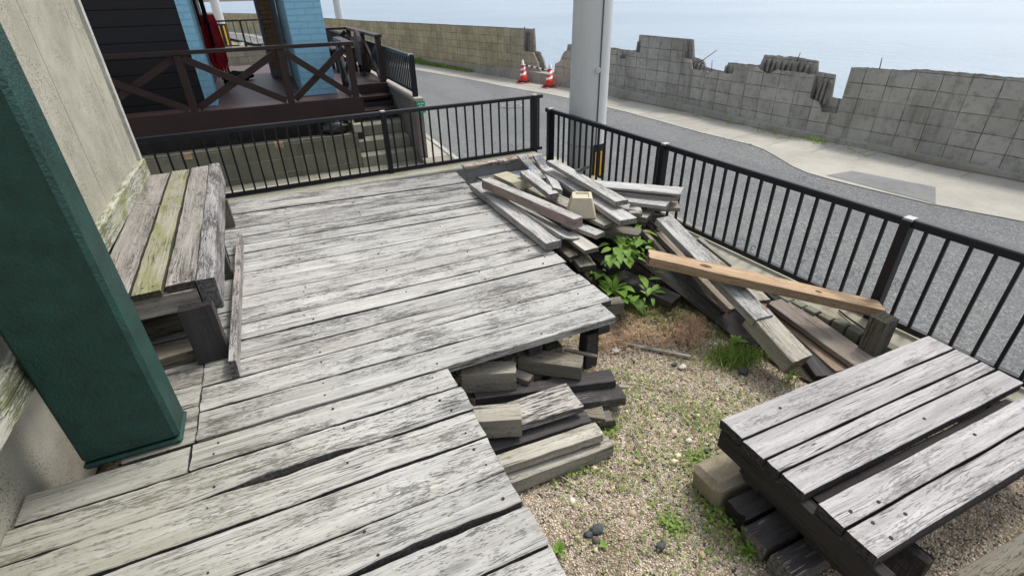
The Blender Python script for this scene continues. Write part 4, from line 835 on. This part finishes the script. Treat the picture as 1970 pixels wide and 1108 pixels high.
# ------------------------------------------------------------------ neighbour house, deck, stairs
ND=.5
nb=empty('neighbour_house',(-2,10,-.5),'neighbouring house with black clapboard wall and sky blue brick pillars','house')
def bluem():
    n=NT('sky_blue_brick_paint');uv=n.uv();p=n.ob();br=n.n('TexBrick');br.offset=.5;n.put(br.inputs['Vector'],n.add(uv,n.sc(n.noise(p,6,3,.5,0,True),(.03,.03,0))));br.inputs['Scale'].default_value=1;br.inputs['Brick Width'].default_value=.26;br.inputs['Row Height'].default_value=.085;br.inputs['Mortar Size'].default_value=.007
    c=n.mix(n.noise(p,5,4),(.22,.47,.62),(.28,.54,.69));c=n.mix(n.math('MULTIPLY',br.outputs[1],.35),c,(.12,.33,.50));return n.done(c,.55,n.math('SUBTRACT',n.math('MULTIPLY',n.noise(p,30,3),.3),br.outputs[1]),.012,.9)
BLUE=bluem()
def clapm():
    n=NT('black_clapboard');p=n.ob();sx=n.n('SeparateXYZ');n.put(sx.inputs[0],p);f=n.math('FRACT',n.math('MULTIPLY',sx.outputs[2],5.2));g_=n.ramp(f,.0,.06,1,0)
    c=n.mix(n.noise(n.sc(p,(2,2,30)),1,4),(.010,.010,.013),(.022,.022,.026));return n.done(c,.6,n.math('SUBTRACT',f,n.math('MULTIPLY',g_,.8)),.02,.8)
m=MB();m.box(-9,8.75,ND+.004,-.84,13,5.5);m.build('clapboard_wall',clapm(),nb)
m=MB();m.box(-.838,8.74,ND+.004,-.70,9.35,5.5);m.build('blue_pilaster',BLUE,nb)
m=MB();m.box(.50,8.88,ND+.004,1.0,11.6,5.5);m.build('blue_pillar',BLUE,nb)
tile=concrete('brown_brick_tile',(.27,.165,.085),(.36,.225,.12),.2,joint=(.22,.075,.007,.5),jcol=(.05,.04,.035),sta=.2)
m=MB();m.box(.20,11.55,ND+.16,.40,12.4,5.5);m.build('brown_brick_pilaster',tile,nb)
m=MB();m.box(.402,11.62,ND+.004,.498,12.2,5.5);m.box(.15,11.5,ND+.004,.198,12.4,5.5);m.box(.199,11.54,ND+.004,.401,12.4,ND+.158);m.build('grey_trim',plain('grey_trim',(.17,.18,.19),.7),nb)
nd=empty('veranda_deck',(0,9,-.5),'dark brown painted veranda deck with cross braced railings in front of the blue pillars','deck')
def plankm():
    n=NT('brown_planks');p=n.ob();sx=n.n('SeparateXYZ');n.put(sx.inputs[0],p);f=n.math('FRACT',n.math('MULTIPLY',sx.outputs[1],8.3));g_=n.ramp(f,.0,.06,1,0);c=n.mix(n.noise(n.sc(p,(1,20,1)),1,4),(.06,.035,.034),(.10,.065,.062));c=n.mix(g_,c,(.01,.008,.008));return n.done(c,.5,n.math('SUBTRACT',1,g_),.02,1.,spec=.25)
m=MB();m.box(-9,8.32,ND-.06,1.25,14.2,ND);m.box(1.25,9.58,ND-.06,1.93,14.2,ND);m.build('deck_floor',plankm(),nd)
m=MB();m.rbox(-9,8.26,ND-.26,1.27,8.318,ND+.012,.004);m.rbox(1.272,9.52,ND-.2,1.95,9.578,ND+.01,.004);m.rbox(1.252,8.32,ND-.22,1.30,9.5,ND+.01,.004);m.build('fascia_beam',BROWNP,nd)
for x in (-3.2,-2.0,-.6,.6,1.2): m=MB();m.box(x-.05,8.5,-.5,x+.05,8.6,ND-.06);m.build('support_post',W_DARK,nd)
def beam(m,a,b,w_,t,up=(0,0,1)):
    a=Vector(a);b=Vector(b);d=(b-a).normalized();sd=d.cross(Vector(up)).normalized();u=sd.cross(d)
    m.hexa([a-sd*w_/2-u*t/2,a+sd*w_/2-u*t/2,b+sd*w_/2-u*t/2,b-sd*w_/2-u*t/2],[a-sd*w_/2+u*t/2,a+sd*w_/2+u*t/2,b+sd*w_/2+u*t/2,b-sd*w_/2+u*t/2])
RT=ND+.76
def railing(pts,skip0=False,o0=.08,o1=.08):
    rl=bpy.data.objects.new('railing',None);scn.collection.objects.link(rl);rl.parent=nd;rl.location=Vector((0,9,.5))-Vector((0,9,-.5))
    for i,(x,y) in enumerate(pts):
        if i==0 and skip0: continue
        m=MB();m.rbox(x-.045,y-.045,ND+.012,x+.045,y+.045,RT-.045,.005);m.build('post',BROWNP,rl)
    for i in range(len(pts)-1):
        (x0,y0),(x1,y1)=pts[i],pts[i+1];d=Vector((x1-x0,y1-y0,0)).normalized();n=Vector((-d.y,d.x,0))*.022
        m=MB();beam(m,Vector((x0,y0,RT-.02))-d*(o0 if i==0 else -.001),Vector((x1,y1,RT-.02))+d*(o1 if i==len(pts)-2 else -.001),.12,.045);m.build('handrail',BROWNP,rl)
        a=Vector((x0,y0,0))+d*.06;b=Vector((x1,y1,0))-d*.06
        m=MB();beam(m,a+n+ZV*(ND+.05),b+n+ZV*(RT-.09),.04,.085);m.build('cross_brace',BROWNP,rl)
        m=MB();beam(m,a-n+ZV*(RT-.09),b-n+ZV*(ND+.05),.04,.085);m.build('cross_brace',BROWNP,rl)
x1=1.20
railing([(x1,8.31),(.28,8.31),(-.96,8.31),(-2.2,8.31),(-3.5,8.31)])
railing([(x1,8.31),(x1+.02,9.45)],True,-.065)
railing([(1.90,9.62),(1.90,11.1),(1.90,12.7)]);railing([(1.90,12.7),(.9,12.75)],True,-.065)
# bench / table items on the veranda
m=MB();m.rbox(1.35,11.4,ND+.40,1.80,12.3,ND+.45,.008);
for x in (1.4,1.75):
    for y in (11.5,12.2): m.rbox(x-.03,y-.03,ND+.003,x+.03,y+.03,ND+.40,.004)
tag(m.build('veranda_stool',BROWNP),'dark brown bench standing behind the veranda railing on the right','bench')
m=MB();p=[]
for k in range(22):
    a=6.283*k/22;m.v.append(Vector((1.78,10.75+.30*math.cos(a),ND+.42+.36*math.sin(a))));
for k in range(22):
    a=6.283*k/22;m.v.append(Vector((1.72,10.75+.30*math.cos(a),ND+.42+.36*math.sin(a))))
m.face(list(range(22)),[(0,0)]*22);m.face(list(range(22,44))[::-1],[(0,0)]*22)
for k in range(22): m.face([k,(k+1)%22,(k+1)%22+22,k+22],[(0,0)]*4)
m.box(1.72,10.6,ND+.003,1.78,10.9,ND+.2);tag(m.build('folded_table',BROWNP),'dark round folded table top leaning on the veranda railing','table')
# brick wall beside the stairs with fence
bw=empty('brick_wall',(2.02,8,-.5),'low ribbed brick wall with flat cap beside the neighbour stairs','wall')
m=MB();m.box(1.96,7.78,-.6,2.07,26,.45);m.build('ribbed_wall',RIBW,bw)
m=MB();m.rbox(1.945,7.74,.452,2.085,26,.50,.006);m.build('wall_cap',concrete('cap_stone',(.36,.33,.29),(.42,.39,.35),.3,sta=.2),bw)
fence('metal_fence',(2.0,7.86),(1.98,21),1.08,.60,[.04,2.1,4.2,6.3,8.4,10.5],'black metal railing on top of the brick wall beside the veranda',.12,.502)
sg=MB();c=Vector((2.03,7.735,.36));sg.rbox(c.x-.065,c.y-.006,c.z-.075,c.x+.065,c.y,c.z+.095,.002)
se=empty('number_plate',(c.x,c.y,.30),'small green number plate on the end of the brick wall','sign');sg.build('plate',plain('plate_green',(.03,.32,.18),.5,.1),se)
def text(body,size,loc,rot,mt,par,name='lettering'):
    cu_=bpy.data.curves.new(name,'FONT');cu_.body=body;cu_.size=size;cu_.extrude=.0008;cu_.align_x='CENTER';cu_.align_y='CENTER'
    o=bpy.data.objects.new(name,cu_);scn.collection.objects.link(o);dg=bpy.context.evaluated_depsgraph_get();me=bpy.data.meshes.new_from_object(o.evaluated_get(dg));bpy.data.objects.remove(o)
    o=bpy.data.objects.new(name,me);scn.collection.objects.link(o);me.materials.clear();me.materials.append(mt);o.parent=par;o.location=Vector(loc)-world_loc(par);o.rotation_euler=rot;return o
PW=plain('plate_white',(.75,.82,.78),.5,.05)
text('6-33',.062,(c.x,c.y-.0085,c.z-.03),(math.pi/2,0,0),PW,se)
m=MB()
for k,(xo,zo,w_,h_) in enumerate(((-.035,.06,.012,.02),(-.015,.06,.012,.022),(.01,.06,.014,.02),(.035,.06,.012,.022),(-.02,.025,.02,.012),(.012,.027,.016,.014))): m.box(c.x+xo-w_/2,c.y-.0085,c.z+zo-h_/2,c.x+xo+w_/2,c.y-.0065,c.z+zo+h_/2)
m.build('small_lettering',PW,se)
# retaining wall, steps
rw=empty('retaining_wall',(-1,8.2,-.5),'mossy concrete block retaining wall below the brown veranda','wall')
m=MB();m.box(-9,8.10,-.6,1.10,8.30,.02,mi=0);m.build('block_wall',RETW,rw)
st=empty('stairs',(1.5,8.3,-.5),'concrete steps with dark timber treads climbing to the veranda','stairs')
for k,y in enumerate((8.08,8.34,8.66)):
    m=MB();z=-.5+.17*(k+1);m.rbox(1.12 if k else 1.105,y,z-.17 if k else -.6,1.955,9.3,z-.004,.008,.002);m.build('concrete_step',STEP,st)
for k,y in enumerate((8.98,9.28)):
    z=.01+.17*(k+1);m=MB();m.rbox(1.305,y-.02,z-.04,1.95,y+.26,z,.004);m.build('timber_tread',BROWNP,st)
m=MB();m.box(1.31,9.3,-.0,1.94,9.5,.25);m.build('stair_void',W_DARK,st)
# wood blocks, bag on retaining wall
for (px,py,lb) in ((362,290,'small pale timber block on the retaining wall, left of two'),(535,268,'small pale timber block on the retaining wall, right of two')):
    c=P(px,py,.02);m=MB();m.rbox(c.x-.07,8.085,-.06,c.x+.05,8.16,.03,.006,.003);tag(m.build('timber_block',W_BROWN),lb,'timber')
m=MB();m.rbox(1.06,8.12,.025,1.19,8.24,.15,.008);tag(m.build('stone_block',CONC_Y),'squared pale stone block at the top corner of the retaining wall by the steps','stone block')
m=MB()
def blob(m,c,r,sq,seed,n1=14,n2=22,amp=.3,mi=0):
    b=len(m.v)
    for i in range(n1+1):
        th=math.pi*i/n1
        for j in range(n2):
            ph=6.283*j/n2;d=Vector((math.sin(th)*math.cos(ph),math.sin(th)*math.sin(ph),math.cos(th)));k=1+amp*mnoise.noise(d*2.2+Vector((seed,0,0)))+amp*.4*mnoise.noise(d*6+Vector((seed,0,0)))
            m.v.append(Vector(c)+Vector((d.x*r*sq[0],d.y*r*sq[1],d.z*r*sq[2]))*k)
    for i in range(n1):
        for j in range(n2):
            a=b+i*n2+j;e=b+i*n2+(j+1)%n2;m.face([a,a+n2,e+n2,e],[(0,0)]*4,mi=mi,sm=True)
blob(m,(.80,8.22,.11),.09,(2.2,.9,1.1),3);o=m.build('rubbish_bag',plain('black_plastic',(.012,.012,.014),.25,.3,10,.01,spec=.6));tag(o,'shiny black plastic bag stuffed under the veranda edge','bag')
for k in range(7):
    pass
m=MB();c=P(460,155,ND);blob(m,(c.x,c.y,ND+.07),.12,(2.1,1.2,.75),9);tag(m.build('canvas_bag',plain('black_canvas',(.012,.012,.013),.9)),'black slumped bag lying on the veranda floor','bag')
# furled red parasol and black frame
ps=P(436,168,ND);ps=Vector((ps.x,ps.y,ND));e=empty('parasol',(ps.x,ps.y,ND),'furled red parasol with fringe hanging beside the narrow blue pilaster','parasol')
m=MB();n=40;prof_=[(.34,.10),(.42,.125),(.7,.13),(1.0,.115),(1.12,.10)]
for i,(z,r) in enumerate(prof_):
    for j in range(n):
        a=6.283*j/n;rr=r*(1+.16*math.sin(a*7+z*2));m.v.append(Vector((ps.x+rr*math.cos(a),ps.y+rr*math.sin(a),ND+z)))
    if i:
        for j in range(n): b=(i-1)*n;m.face([b+j,b+(j+1)%n,b+n+(j+1)%n,b+n+j],[(0,0)]*4,sm=True)
m.face([(len(prof_)-1)*n+j for j in range(n)],[(0,0)]*n);m.build('canopy',plain('red_canvas',(.33,.012,.022),.7,.3,8),e)
m=MB()
for j in range(60):
    a=random.uniform(0,6.28);r=random.uniform(.06,.12);p=Vector((ps.x+r*math.cos(a),ps.y+r*math.sin(a),ND+.38));m.tube(p,p+Vector((random.gauss(0,.01),random.gauss(0,.01),-random.uniform(.1,.24))),.008,.004,5)
m.build('fringe',plain('red_fringe',(.42,.03,.02),.8),e)
m=MB();m.tube((ps.x,ps.y,ND+.003),(ps.x,ps.y,ND+2.8),.02,None,10);m.build('pole',BLACK,e)
fr=MB()
for dx,dy in ((-.66,9.42),(-.60,9.65)): fr.tube((dx,dy,ND+1.0),(dx,dy,5.),.018,None,8)
fr.tube((-.63,10.4,ND+.65),(-.63,10.4,5.),.022,None,8)
for z in np.arange(1.6,4.8,.22): fr.tube((-.66,9.42,z),(-.60,9.65,z+.04),.010,None,6)
tag(fr.build('steel_ladder_frame',BLACK),'slim black metal ladder frame fixed beside the narrow blue pilaster','metal frame')
# courtyard beyond
cy=MB();cy.box(-14,14.3,-.6,1.95,26,-.18);structure('courtyard_ground',cy,concrete('sandy_yard',(.50,.42,.28),(.58,.50,.36),.4,vert=False,sta=.3,stain=(.33,.29,.2)))
lw=empty('garden_wall',(-2,24,-.2),'low grey block wall across the far courtyard beneath the railing','wall')
a=P(395,120,-.18);b=P(520,112,-.18)
yy=20.5;m=MB();m.box(-8,yy,-.2,1.9,yy+.15,.42);m.build('block_wall',concrete('grey_garden_block',(.2,.2,.18),(.27,.27,.24),.4,joint=(.4,.2,.006,.5),sta=.5),lw)
fence('metal_fence',(-7.6,yy+.075),(1.9,yy+.075),1.28,.55,[.1,2.5,4.9,7.3,9.3],'black metal railing on the low block wall in the far courtyard',.2,.42)
POT=plain('white_pot',(.6,.58,.54),.6,.1)
for i,(px,py,r,lb) in enumerate(((468,98,.10,'white flowerpot on the far garden wall'),(455,128,.09,'white planter in the far courtyard, left of two'),(477,126,.09,'white planter in the far courtyard, right of two'),(508,112,.12,'white bucket beside the brown brick pilaster'))):
    z=.42 if i==0 else -.18
    if i==0: c=Vector((-.55*0+P(px,py,.5).x*0,0,0));d=ray(px,py);t=(yy+.07)/d.y;c=Vector((d.x*t,yy+.07,.42))
    else: c=P(px,py,-.18)
    m=MB();m.tube((c.x,c.y,z+.003),(c.x,c.y,z+r*2),r*.75,r,16);blob(m,(c.x,c.y,z+r*2.05),r*.9,(1,1,.6),i,8,12,.3,1);tag(m.build('flower_pot',[POT,LEAFD]),lb,'flower pot','white pots in the far courtyard')
m=MB()
for i in range(9):
    x=-1.6+i*.33;blob(m,(x,16.9+.1*math.sin(i*2),-.13),.10,(1.5,1,.8),i,8,12,.3)
tag(m.build('edging_stones',CONC),'row of pale edging stones across the sandy far courtyard','stones')
m=MB()
for i in range(1200):
    x=random.uniform(-8,1.5);blade(m,(x,yy-.1-random.random()*.4+1.0,.0),random.uniform(.1,.3),.4,.03,t=random.uniform(.3,1))
# ------------------------------------------------------------------ pebbles
def pebbles(name,N,poly,rmin,rmax,cols,seedv,flat=.65):
    rng=np.random.RandomState(seedv)
    ico=np.array([(0,0,1),(.894,0,.447),(.276,.851,.447),(-.724,.526,.447),(-.724,-.526,.447),(.276,-.851,.447),(.724,.526,-.447),(-.276,.851,-.447),(-.894,0,-.447),(-.276,-.851,-.447),(.724,-.526,-.447)])
    fc=np.array([(0,1,2),(0,2,3),(0,3,4),(0,4,5),(0,5,1),(1,6,2),(2,7,3),(3,8,4),(4,9,5),(5,10,1),(2,6,7),(3,7,8),(4,8,9),(5,9,10),(1,10,6)])
    px=[];(x0,x1,y0,y1)=poly
    pts=np.column_stack([rng.uniform(x0,x1,N),rng.uniform(y0,y1,N)])
    r=rng.uniform(0,1,N)**2.2*(rmax-rmin)+rmin
    V=ico[None]*(1+rng.uniform(-.28,.28,(N,11,1)))*r[:,None,None]*np.stack([rng.uniform(.8,1.3,N),rng.uniform(.7,1.1,N),np.full(N,flat)],1)[:,None,:]
    a=rng.uniform(0,6.28,N);ca,sa=np.cos(a)[:,None],np.sin(a)[:,None];X=V[:,:,0]*ca-V[:,:,1]*sa;Y=V[:,:,0]*sa+V[:,:,1]*ca
    zz=np.array([gz(p[0],p[1]) for p in pts]);X+=pts[:,0:1];Y+=pts[:,1:2];Zc=V[:,:,2]+(zz+r*.25)[:,None]
    co_=np.stack([X,Y,Zc],2).reshape(-1,3);F_=(fc[None]+np.arange(N)[:,None,None]*11).reshape(-1,3)
    me=bpy.data.meshes.new(name);me.vertices.add(len(co_));me.vertices.foreach_set('co',co_.ravel());me.loops.add(F_.size);me.loops.foreach_set('vertex_index',F_.ravel());me.polygons.add(len(F_));me.polygons.foreach_set('loop_start',np.arange(0,F_.size,3));me.update(calc_edges=True)
    at=me.color_attributes.new('pv','FLOAT_COLOR','POINT');c4=np.ones((N,11,4));c4[:,:,0]=rng.uniform(0,1,N)[:,None];c4[:,:,1]=rng.uniform(0,1,N)[:,None];at.data.foreach_set('color',c4.ravel())
    o=bpy.data.objects.new(name,me);scn.collection.objects.link(o);me.materials.append(cols);return o
def pebmat():
    n=NT('pebble');t,w_,h_,e=n.attr();c=n.mix(t,(.36,.27,.175),(.78,.67,.50));c=n.mix(n.ramp(w_,.86,.9),c,(.075,.075,.08));c=n.mix(n.ramp(w_,.10,.06),c,(.62,.60,.56))
    p=n.ob();big=n.noise(p,2.2,5,.6);c=n.mix(n.math('MULTIPLY',n.ramp(big,.50,.64),.38),c,(.20,.16,.075));return n.done(c,.85,spec=.2)
PEB=pebmat()
tag(pebbles('gravel',105000,(.5,3.2,-.3,3.3),.0022,.0064,PEB,1),kind='stuff')
tag(pebbles('gravel_stones',260,(.6,3.1,-.3,3.1),.011,.024,PEB,2,.6),kind='stuff')
# a few nameable stones
DST=plain('dark_stone',(.07,.075,.08),.7,.3,20);PST=plain('pale_stone',(.55,.53,.48),.8,.1,20)
for (px,py,r,mt,lb) in ((1148,1018,.03,DST,'dark pointed stone on the gravel near the deck edge'),(1133,1028,.02,DST,'small round grey stone beside the dark pointed stone'),(1313,707,.025,PST,'pale flat stone on the gravel below the dry weeds'),(1325,849,.018,PST,'small white stone in the middle of the gravel'),(1270,1051,.02,DST,'bluish stone on the gravel in the foreground'),(1430,716,.03,DST,'dark cracked stone beside the bright green tuft'),(1184,676,.03,PST,'grey stone right of the deck post'),(1297,702,.018,DST,'dark stone just left of the pale flat stone'),(1360,868,.018,DST,'bluish stone in the weeds left of the concrete block')):
    c=P(px,py,-.44);m=MB();blob(m,(c.x,c.y,-.435),r,(1.2,.9,.6),px*.1,7,10,.5);tag(m.build('stone',mt),lb,'stone','loose stones on the gravel')
# twigs on gravel
for pts,r,lb in (([(1213,826),(1238,866),(1262,910),(1290,953)],.0045,'long straight dry twig lying across the gravel'),([(1070,911),(1110,935),(1156,965)],.0045,'dry twig on the gravel below the front stack'),([(1050,951),(1085,946)],.005,'short twig on the gravel close to the deck'),([(1080,911),(1100,902),(1122,899)],.006,'bent grey twig under the lowest pale plank'),([(1236,840),(1262,826)],.003,'tiny forked twig beside the long straight one'),([(1335,920),(1348,950)],.003,'short thin twig left of the concrete block')):
    m=MB();m.path([P(x,y,-.43+.006*(i%2)) for i,(x,y) in enumerate(pts)],r,r*.6,6);tag(m.build('twig',STRAW),lb,'twig','dry twigs on the gravel')
# ------------------------------------------------------------------ vegetation
def leafy(name,label,stem,leaves,mat=LEAF,wf=.55):
    e=empty(name,stem[0],label,'plant')
    m=MB();m.path(stem,.005,.0025,6);m.build('stem',plain('plant_stem',(.16,.09,.05),.8),e)
    m=MB()
    for i_ in range(int(len(leaves)*.6)):
        (a,b,za,zb,w_)=random.choice(leaves);o_=Vector((random.gauss(0,.03),random.gauss(0,.03),-random.uniform(.02,.09)));p=P(*a,za)+o_;az=random.uniform(0,6.28);q=p+(P(*b,zb)-P(*a,za)).length*random.uniform(.5,.8)*Vector((math.cos(az),math.sin(az),-.35));m.leaf(p,q,(q-p).length*wf,fold=.3,droop=.12,pv=(random.uniform(.0,.6),0,0,0))
    for (a,b,za,zb,w_) in leaves:
        p,q=P(*a,za),P(*b,zb);m.leaf(p,q,w_*1.1 if w_ else (q-p).length*wf,fold=random.uniform(.15,.4),droop=random.uniform(.03,.12),pv=(random.uniform(.35,1),0,0,0))
    m.build('leaves',mat,e)
B4=lambda x,y:(1100+x/5.037,400+y/5.037)
L1=[((385,395),(283,437),.07),((385,262),(338,298),.04),((372,455),(372,582),.08),((430,300),(505,428),.07),((590,390),(640,318),.05),((625,385),(706,318),.06),((560,400),(612,470),.05),((500,410),(560,500),.06),((640,490),(725,533),.05),((715,395),(812,410),.055),((680,225),(850,288),.06),((745,340),(800,312),.04),((530,278),(592,352),.05),((655,320),(615,280),.04),((505,490),(570,588),.055),((430,380),(480,545),.08),((560,470),(585,560),.04),((400,440),(432,505),.04),((620,250),(670,180),.045),((570,350),(610,415),.06),((640,430),(700,460),.045),((700,470),(740,500),.03),((390,300),(420,350),.05),((470,330),(430,280),.04),((600,300),(640,275),.035),((545,360),(510,400),.05),((660,380),(690,430),.05),((350,520),(330,570),.05),((420,500),(440,560),.06)]
st_=[P(1150,520,-.42),P(1160,498,-.3),P(1175,478,-.15),P(1205,470,.0),P(1240,468,.02)]
leafy('leafy_sapling','leafy green sapling growing out of the middle of the timber pile',st_,[(B4(*a),B4(*b),random.uniform(-.0,.06),random.uniform(-.06,.0),w_) for a,b,w_ in L1])
L2=[((410,800),(300,640)),((410,800),(260,690)),((420,790),(430,650)),((430,790),(540,730)),((430,800),(615,820)),((420,830),(520,870)),((300,650),(235,690)),((320,640),(420,680)),((300,700),(330,780)),((250,610),(205,560)),((250,600),(270,570)),((400,810),(350,850)),((460,800),(560,780)),((420,760),(480,690)),((380,760),(320,730)),((300,760),(330,820)),((440,850),(470,900)),((500,860),(560,900)),((560,870),(610,910)),((360,700),(350,650)),((480,880),(540,930)),((250,650),(180,640)),((400,700),(440,640))]
leafy('leafy_weed','bushy long leaved green weed at the corner of the deck',[P(1182,575,-.45),P(1182,560,-.35),P(1180,540,-.26)],[(B4(*a),B4(*b),random.uniform(-.32,-.26),random.uniform(-.24,-.16),None) for a,b in L2],wf=.36)
L3=[((730,760),(650,650)),((730,780),(680,700)),((740,690),(880,690)),((790,620),(900,635)),((790,610),(760,590)),((795,600),(800,565)),((740,830),(770,790)),((730,840),(660,800)),((740,850),(760,770)),((780,800),(860,770)),((780,810),(840,740)),((700,790),(650,740))]
leafy('leafy_weed','small upright weed with narrow leaves in the shade of the black board',[P(1247,572,-.45),P(1246,550,-.33),P(1256,520,-.2)],[(B4(*a),B4(*b),-.22,-.2,None) for a,b in L3],wf=.38)
def rosette(px,py,z,n,r,label,mat,w_=.45,rise=.5):
    c=P(px,py,z);e=empty('rosette_weed',c,label,'plant');m=MB()
    for i in range(n):
        a=6.283*i/n*1.0+random.uniform(-.2,.2);rr=r*random.uniform(.75,1.1)*(1 if i%2 else .7);q=c+Vector((math.cos(a)*rr,math.sin(a)*rr,rr*rise*(1 if i%2 else 1.6)));m.leaf(c+ZV*.01,q,rr*w_,fold=.25,droop=.08,pv=(random.uniform(.5,1),0,0,0))
    m.build('leaves',mat,e);m=MB();m.tube(c-ZV*.03,c+ZV*.012,.005,.004,6);m.build('stem',GRASS,e)
rosette(1415,660,-.40,13,.075,'bright rosette weed with oval leaves below the black board',LEAF)
rosette(1300,565,-.43,7,.07,'small green seedling in the dark gap between the planks',LEAFD,.4,1.)
rosette(1378,612,-.43,9,.07,'bluish green clump under the long black board',LEAFD,.7,.8)
rosette(1308,592,-.44,10,.08,'bluish rounded weed at the edge of the dry grass',LEAFD,.8,.7)
rosette(1338,590,-.44,9,.06,'second bluish rounded weed, nearer the black board',LEAFD,.8,.8)
rosette(1430,682,-.44,6,.035,'tiny pale weed right of the bright rosette',LEAF,.5,.8)
rosette(1074,1062,-.44,7,.05,'jagged green weed at the lower corner of the deck',LEAF,.5,.7)
rosette(1160,1050,-.44,6,.028,'tiny yellow green seedling on the foreground gravel',LEAF,.7,.5)
rosette(1430,1040,-.44,8,.05,'upright weed beside the peeled timber end',LEAF,.5,1.2)
rosette(1440,1066,-.44,8,.05,'upright weed nearest the camera below the table',LEAF,.5,1.2)
rosette(1172,716,-.44,7,.04,'yellowish weed right of the long black board in the stack',GRASS,.3,.6)
# ground cover
def patchy(m,cx,cy,rx,ry,n,hmin,hmax,w_,lean=.8,mi=0,tl=.2,th=1.,leafs=0.):
    for i in range(n):
        x=cx+random.gauss(0,rx);y=cy+random.gauss(0,ry)
        p=P(x,y,-.45);
        if p.x<.6 or p.x>3.15: continue
        z=gz(p.x,p.y)
        if random.random()<leafs:
            a=random.uniform(0,6.28);r=random.uniform(.009,.024);q=Vector((p.x,p.y,z+random.uniform(.005,hmax*.7)));m.leaf(q,q+Vector((math.cos(a)*r,math.sin(a)*r,r*.5)),r*.7,n=2,mi=mi,pv=(random.uniform(tl,th),0,0,0))
        else: blade(m,(p.x,p.y,z),random.uniform(hmin,hmax),random.uniform(0,lean),w_*1.3,mi,random.uniform(tl,th))
m=MB()
patchy(m,1405,690,24,11,700,.03,.10,.006,tl=.4,lean=1.1);patchy(m,1215,572,30,10,700,.02,.09,.005,leafs=.9,tl=.3);patchy(m,1190,600,14,10,500,.02,.06,.005,leafs=.85,tl=.4);patchy(m,1440,690,18,9,300,.02,.05,.004)
patchy(m,1290,600,50,18,2600,.02,.08,.005,leafs=.8,tl=.4);patchy(m,1350,618,30,14,600,.03,.09,.006,leafs=.9,tl=.2);patchy(m,1445,680,25,10,300,.02,.06,.005,leafs=.5);patchy(m,1225,585,38,13,1800,.02,.08,.004,leafs=.75,tl=.4);patchy(m,1355,620,28,16,1000,.01,.06,.004,leafs=.6,tl=.3);patchy(m,1300,850,150,120,2600,.005,.02,.003,leafs=.5,tl=.3);patchy(m,1395,960,30,50,700,.01,.035,.004,leafs=.5,tl=.3)
patchy(m,1520,722,10,12,120,.02,.06,.005)
for (cx,cy,rx,ry,n) in ((1345,885,14,14,220),(1370,950,14,14,260),(1385,985,12,14,200),(1300,1015,10,9,140),(1282,1000,8,8,90),(1440,1060,16,14,160),(1170,830,14,8,140),(1130,905,22,10,90),(1165,820,14,6,90),(1140,665,16,6,160),(1380,820,20,14,110),(1200,760,24,20,120),(1250,790,40,20,120),(1350,800,40,20,160),(1240,730,40,14,140),(1110,870,20,8,50),(1095,925,25,14,60),(1330,1040,50,40,160),(1250,900,50,40,130),(1400,900,16,10,120),(1205,640,30,14,400),(1420,770,30,12,100)):
    patchy(m,cx,cy,rx,ry,n,.006,.028,.0028,leafs=.6)
tag(m.build('ground_weeds',GRASS),kind='stuff')
m=MB()
def seedy(cx,cy,rx,ry,n,h):
    for i in range(n):
        x=cx+random.gauss(0,rx);y=cy+random.gauss(0,ry);p=P(x,y,-.45)
        if p.x<.9: continue
        z=gz(p.x,p.y);a=random.uniform(0,6.28);q=Vector((p.x+math.cos(a)*h*.4*random.random(),p.y+math.sin(a)*h*.4*random.random(),z+h*random.uniform(.4,1)));p=Vector((p.x,p.y,z));t=random.random()
        sd=Vector((.0014,.0014,0));b=len(m.v);m.v+=[p-sd,p+sd,q];m.face([b,b+1,b+2],[(0,0)]*3,(t,0,0,0))
        for k in range(6):
            c=p.lerp(q,random.uniform(.4,1.05))+Vector((random.gauss(0,.006),random.gauss(0,.006),random.gauss(0,.004)));b=len(m.v);s_=random.uniform(.0025,.0055);m.v+=[c+Vector((s_,0,0)),c+Vector((0,s_,s_)),c+Vector((-s_,0,s_)),c+Vector((0,-s_,0))];m.face([b,b+1,b+2,b+3],[(0,0)]*4,(random.random(),0,0,0))
seedy(1328,640,20,15,900,.11);seedy(1180,655,22,14,350,.05);seedy(1265,645,40,16,350,.04);seedy(1205,618,22,16,420,.06);seedy(1275,615,45,20,500,.07);seedy(1250,595,40,12,250,.08);seedy(1215,650,30,14,260,.045);seedy(1180,640,16,16,200,.05)
tag(m.build('dry_weeds',DRY),kind='stuff')
m=MB()
for i in range(1100):
    x=random.gauss(1265,60);y=random.gauss(618,20);p=P(x,y,-.44)
    if p.x<.95: continue
    a=random.uniform(0,6.28);l=random.uniform(.02,.08);m.tube(p+ZV*random.uniform(0,.03),p+Vector((math.cos(a)*l,math.sin(a)*l,random.uniform(.0,.05))),.0013,.0008,4,cap=False)
for i in range(260):
    x=random.uniform(1000,1480);y=random.uniform(640,1100);p=P(x,y,-.44)
    if p.x<.62 or p.x>1.75 and p.y<1.25: continue
    a=random.uniform(0,6.28);l=random.uniform(.02,.07);m.tube(p,p+Vector((math.cos(a)*l,math.sin(a)*l,.004)),.0011,.0008,4,cap=False)
tag(m.build('straw_litter',STRAW),kind='stuff')
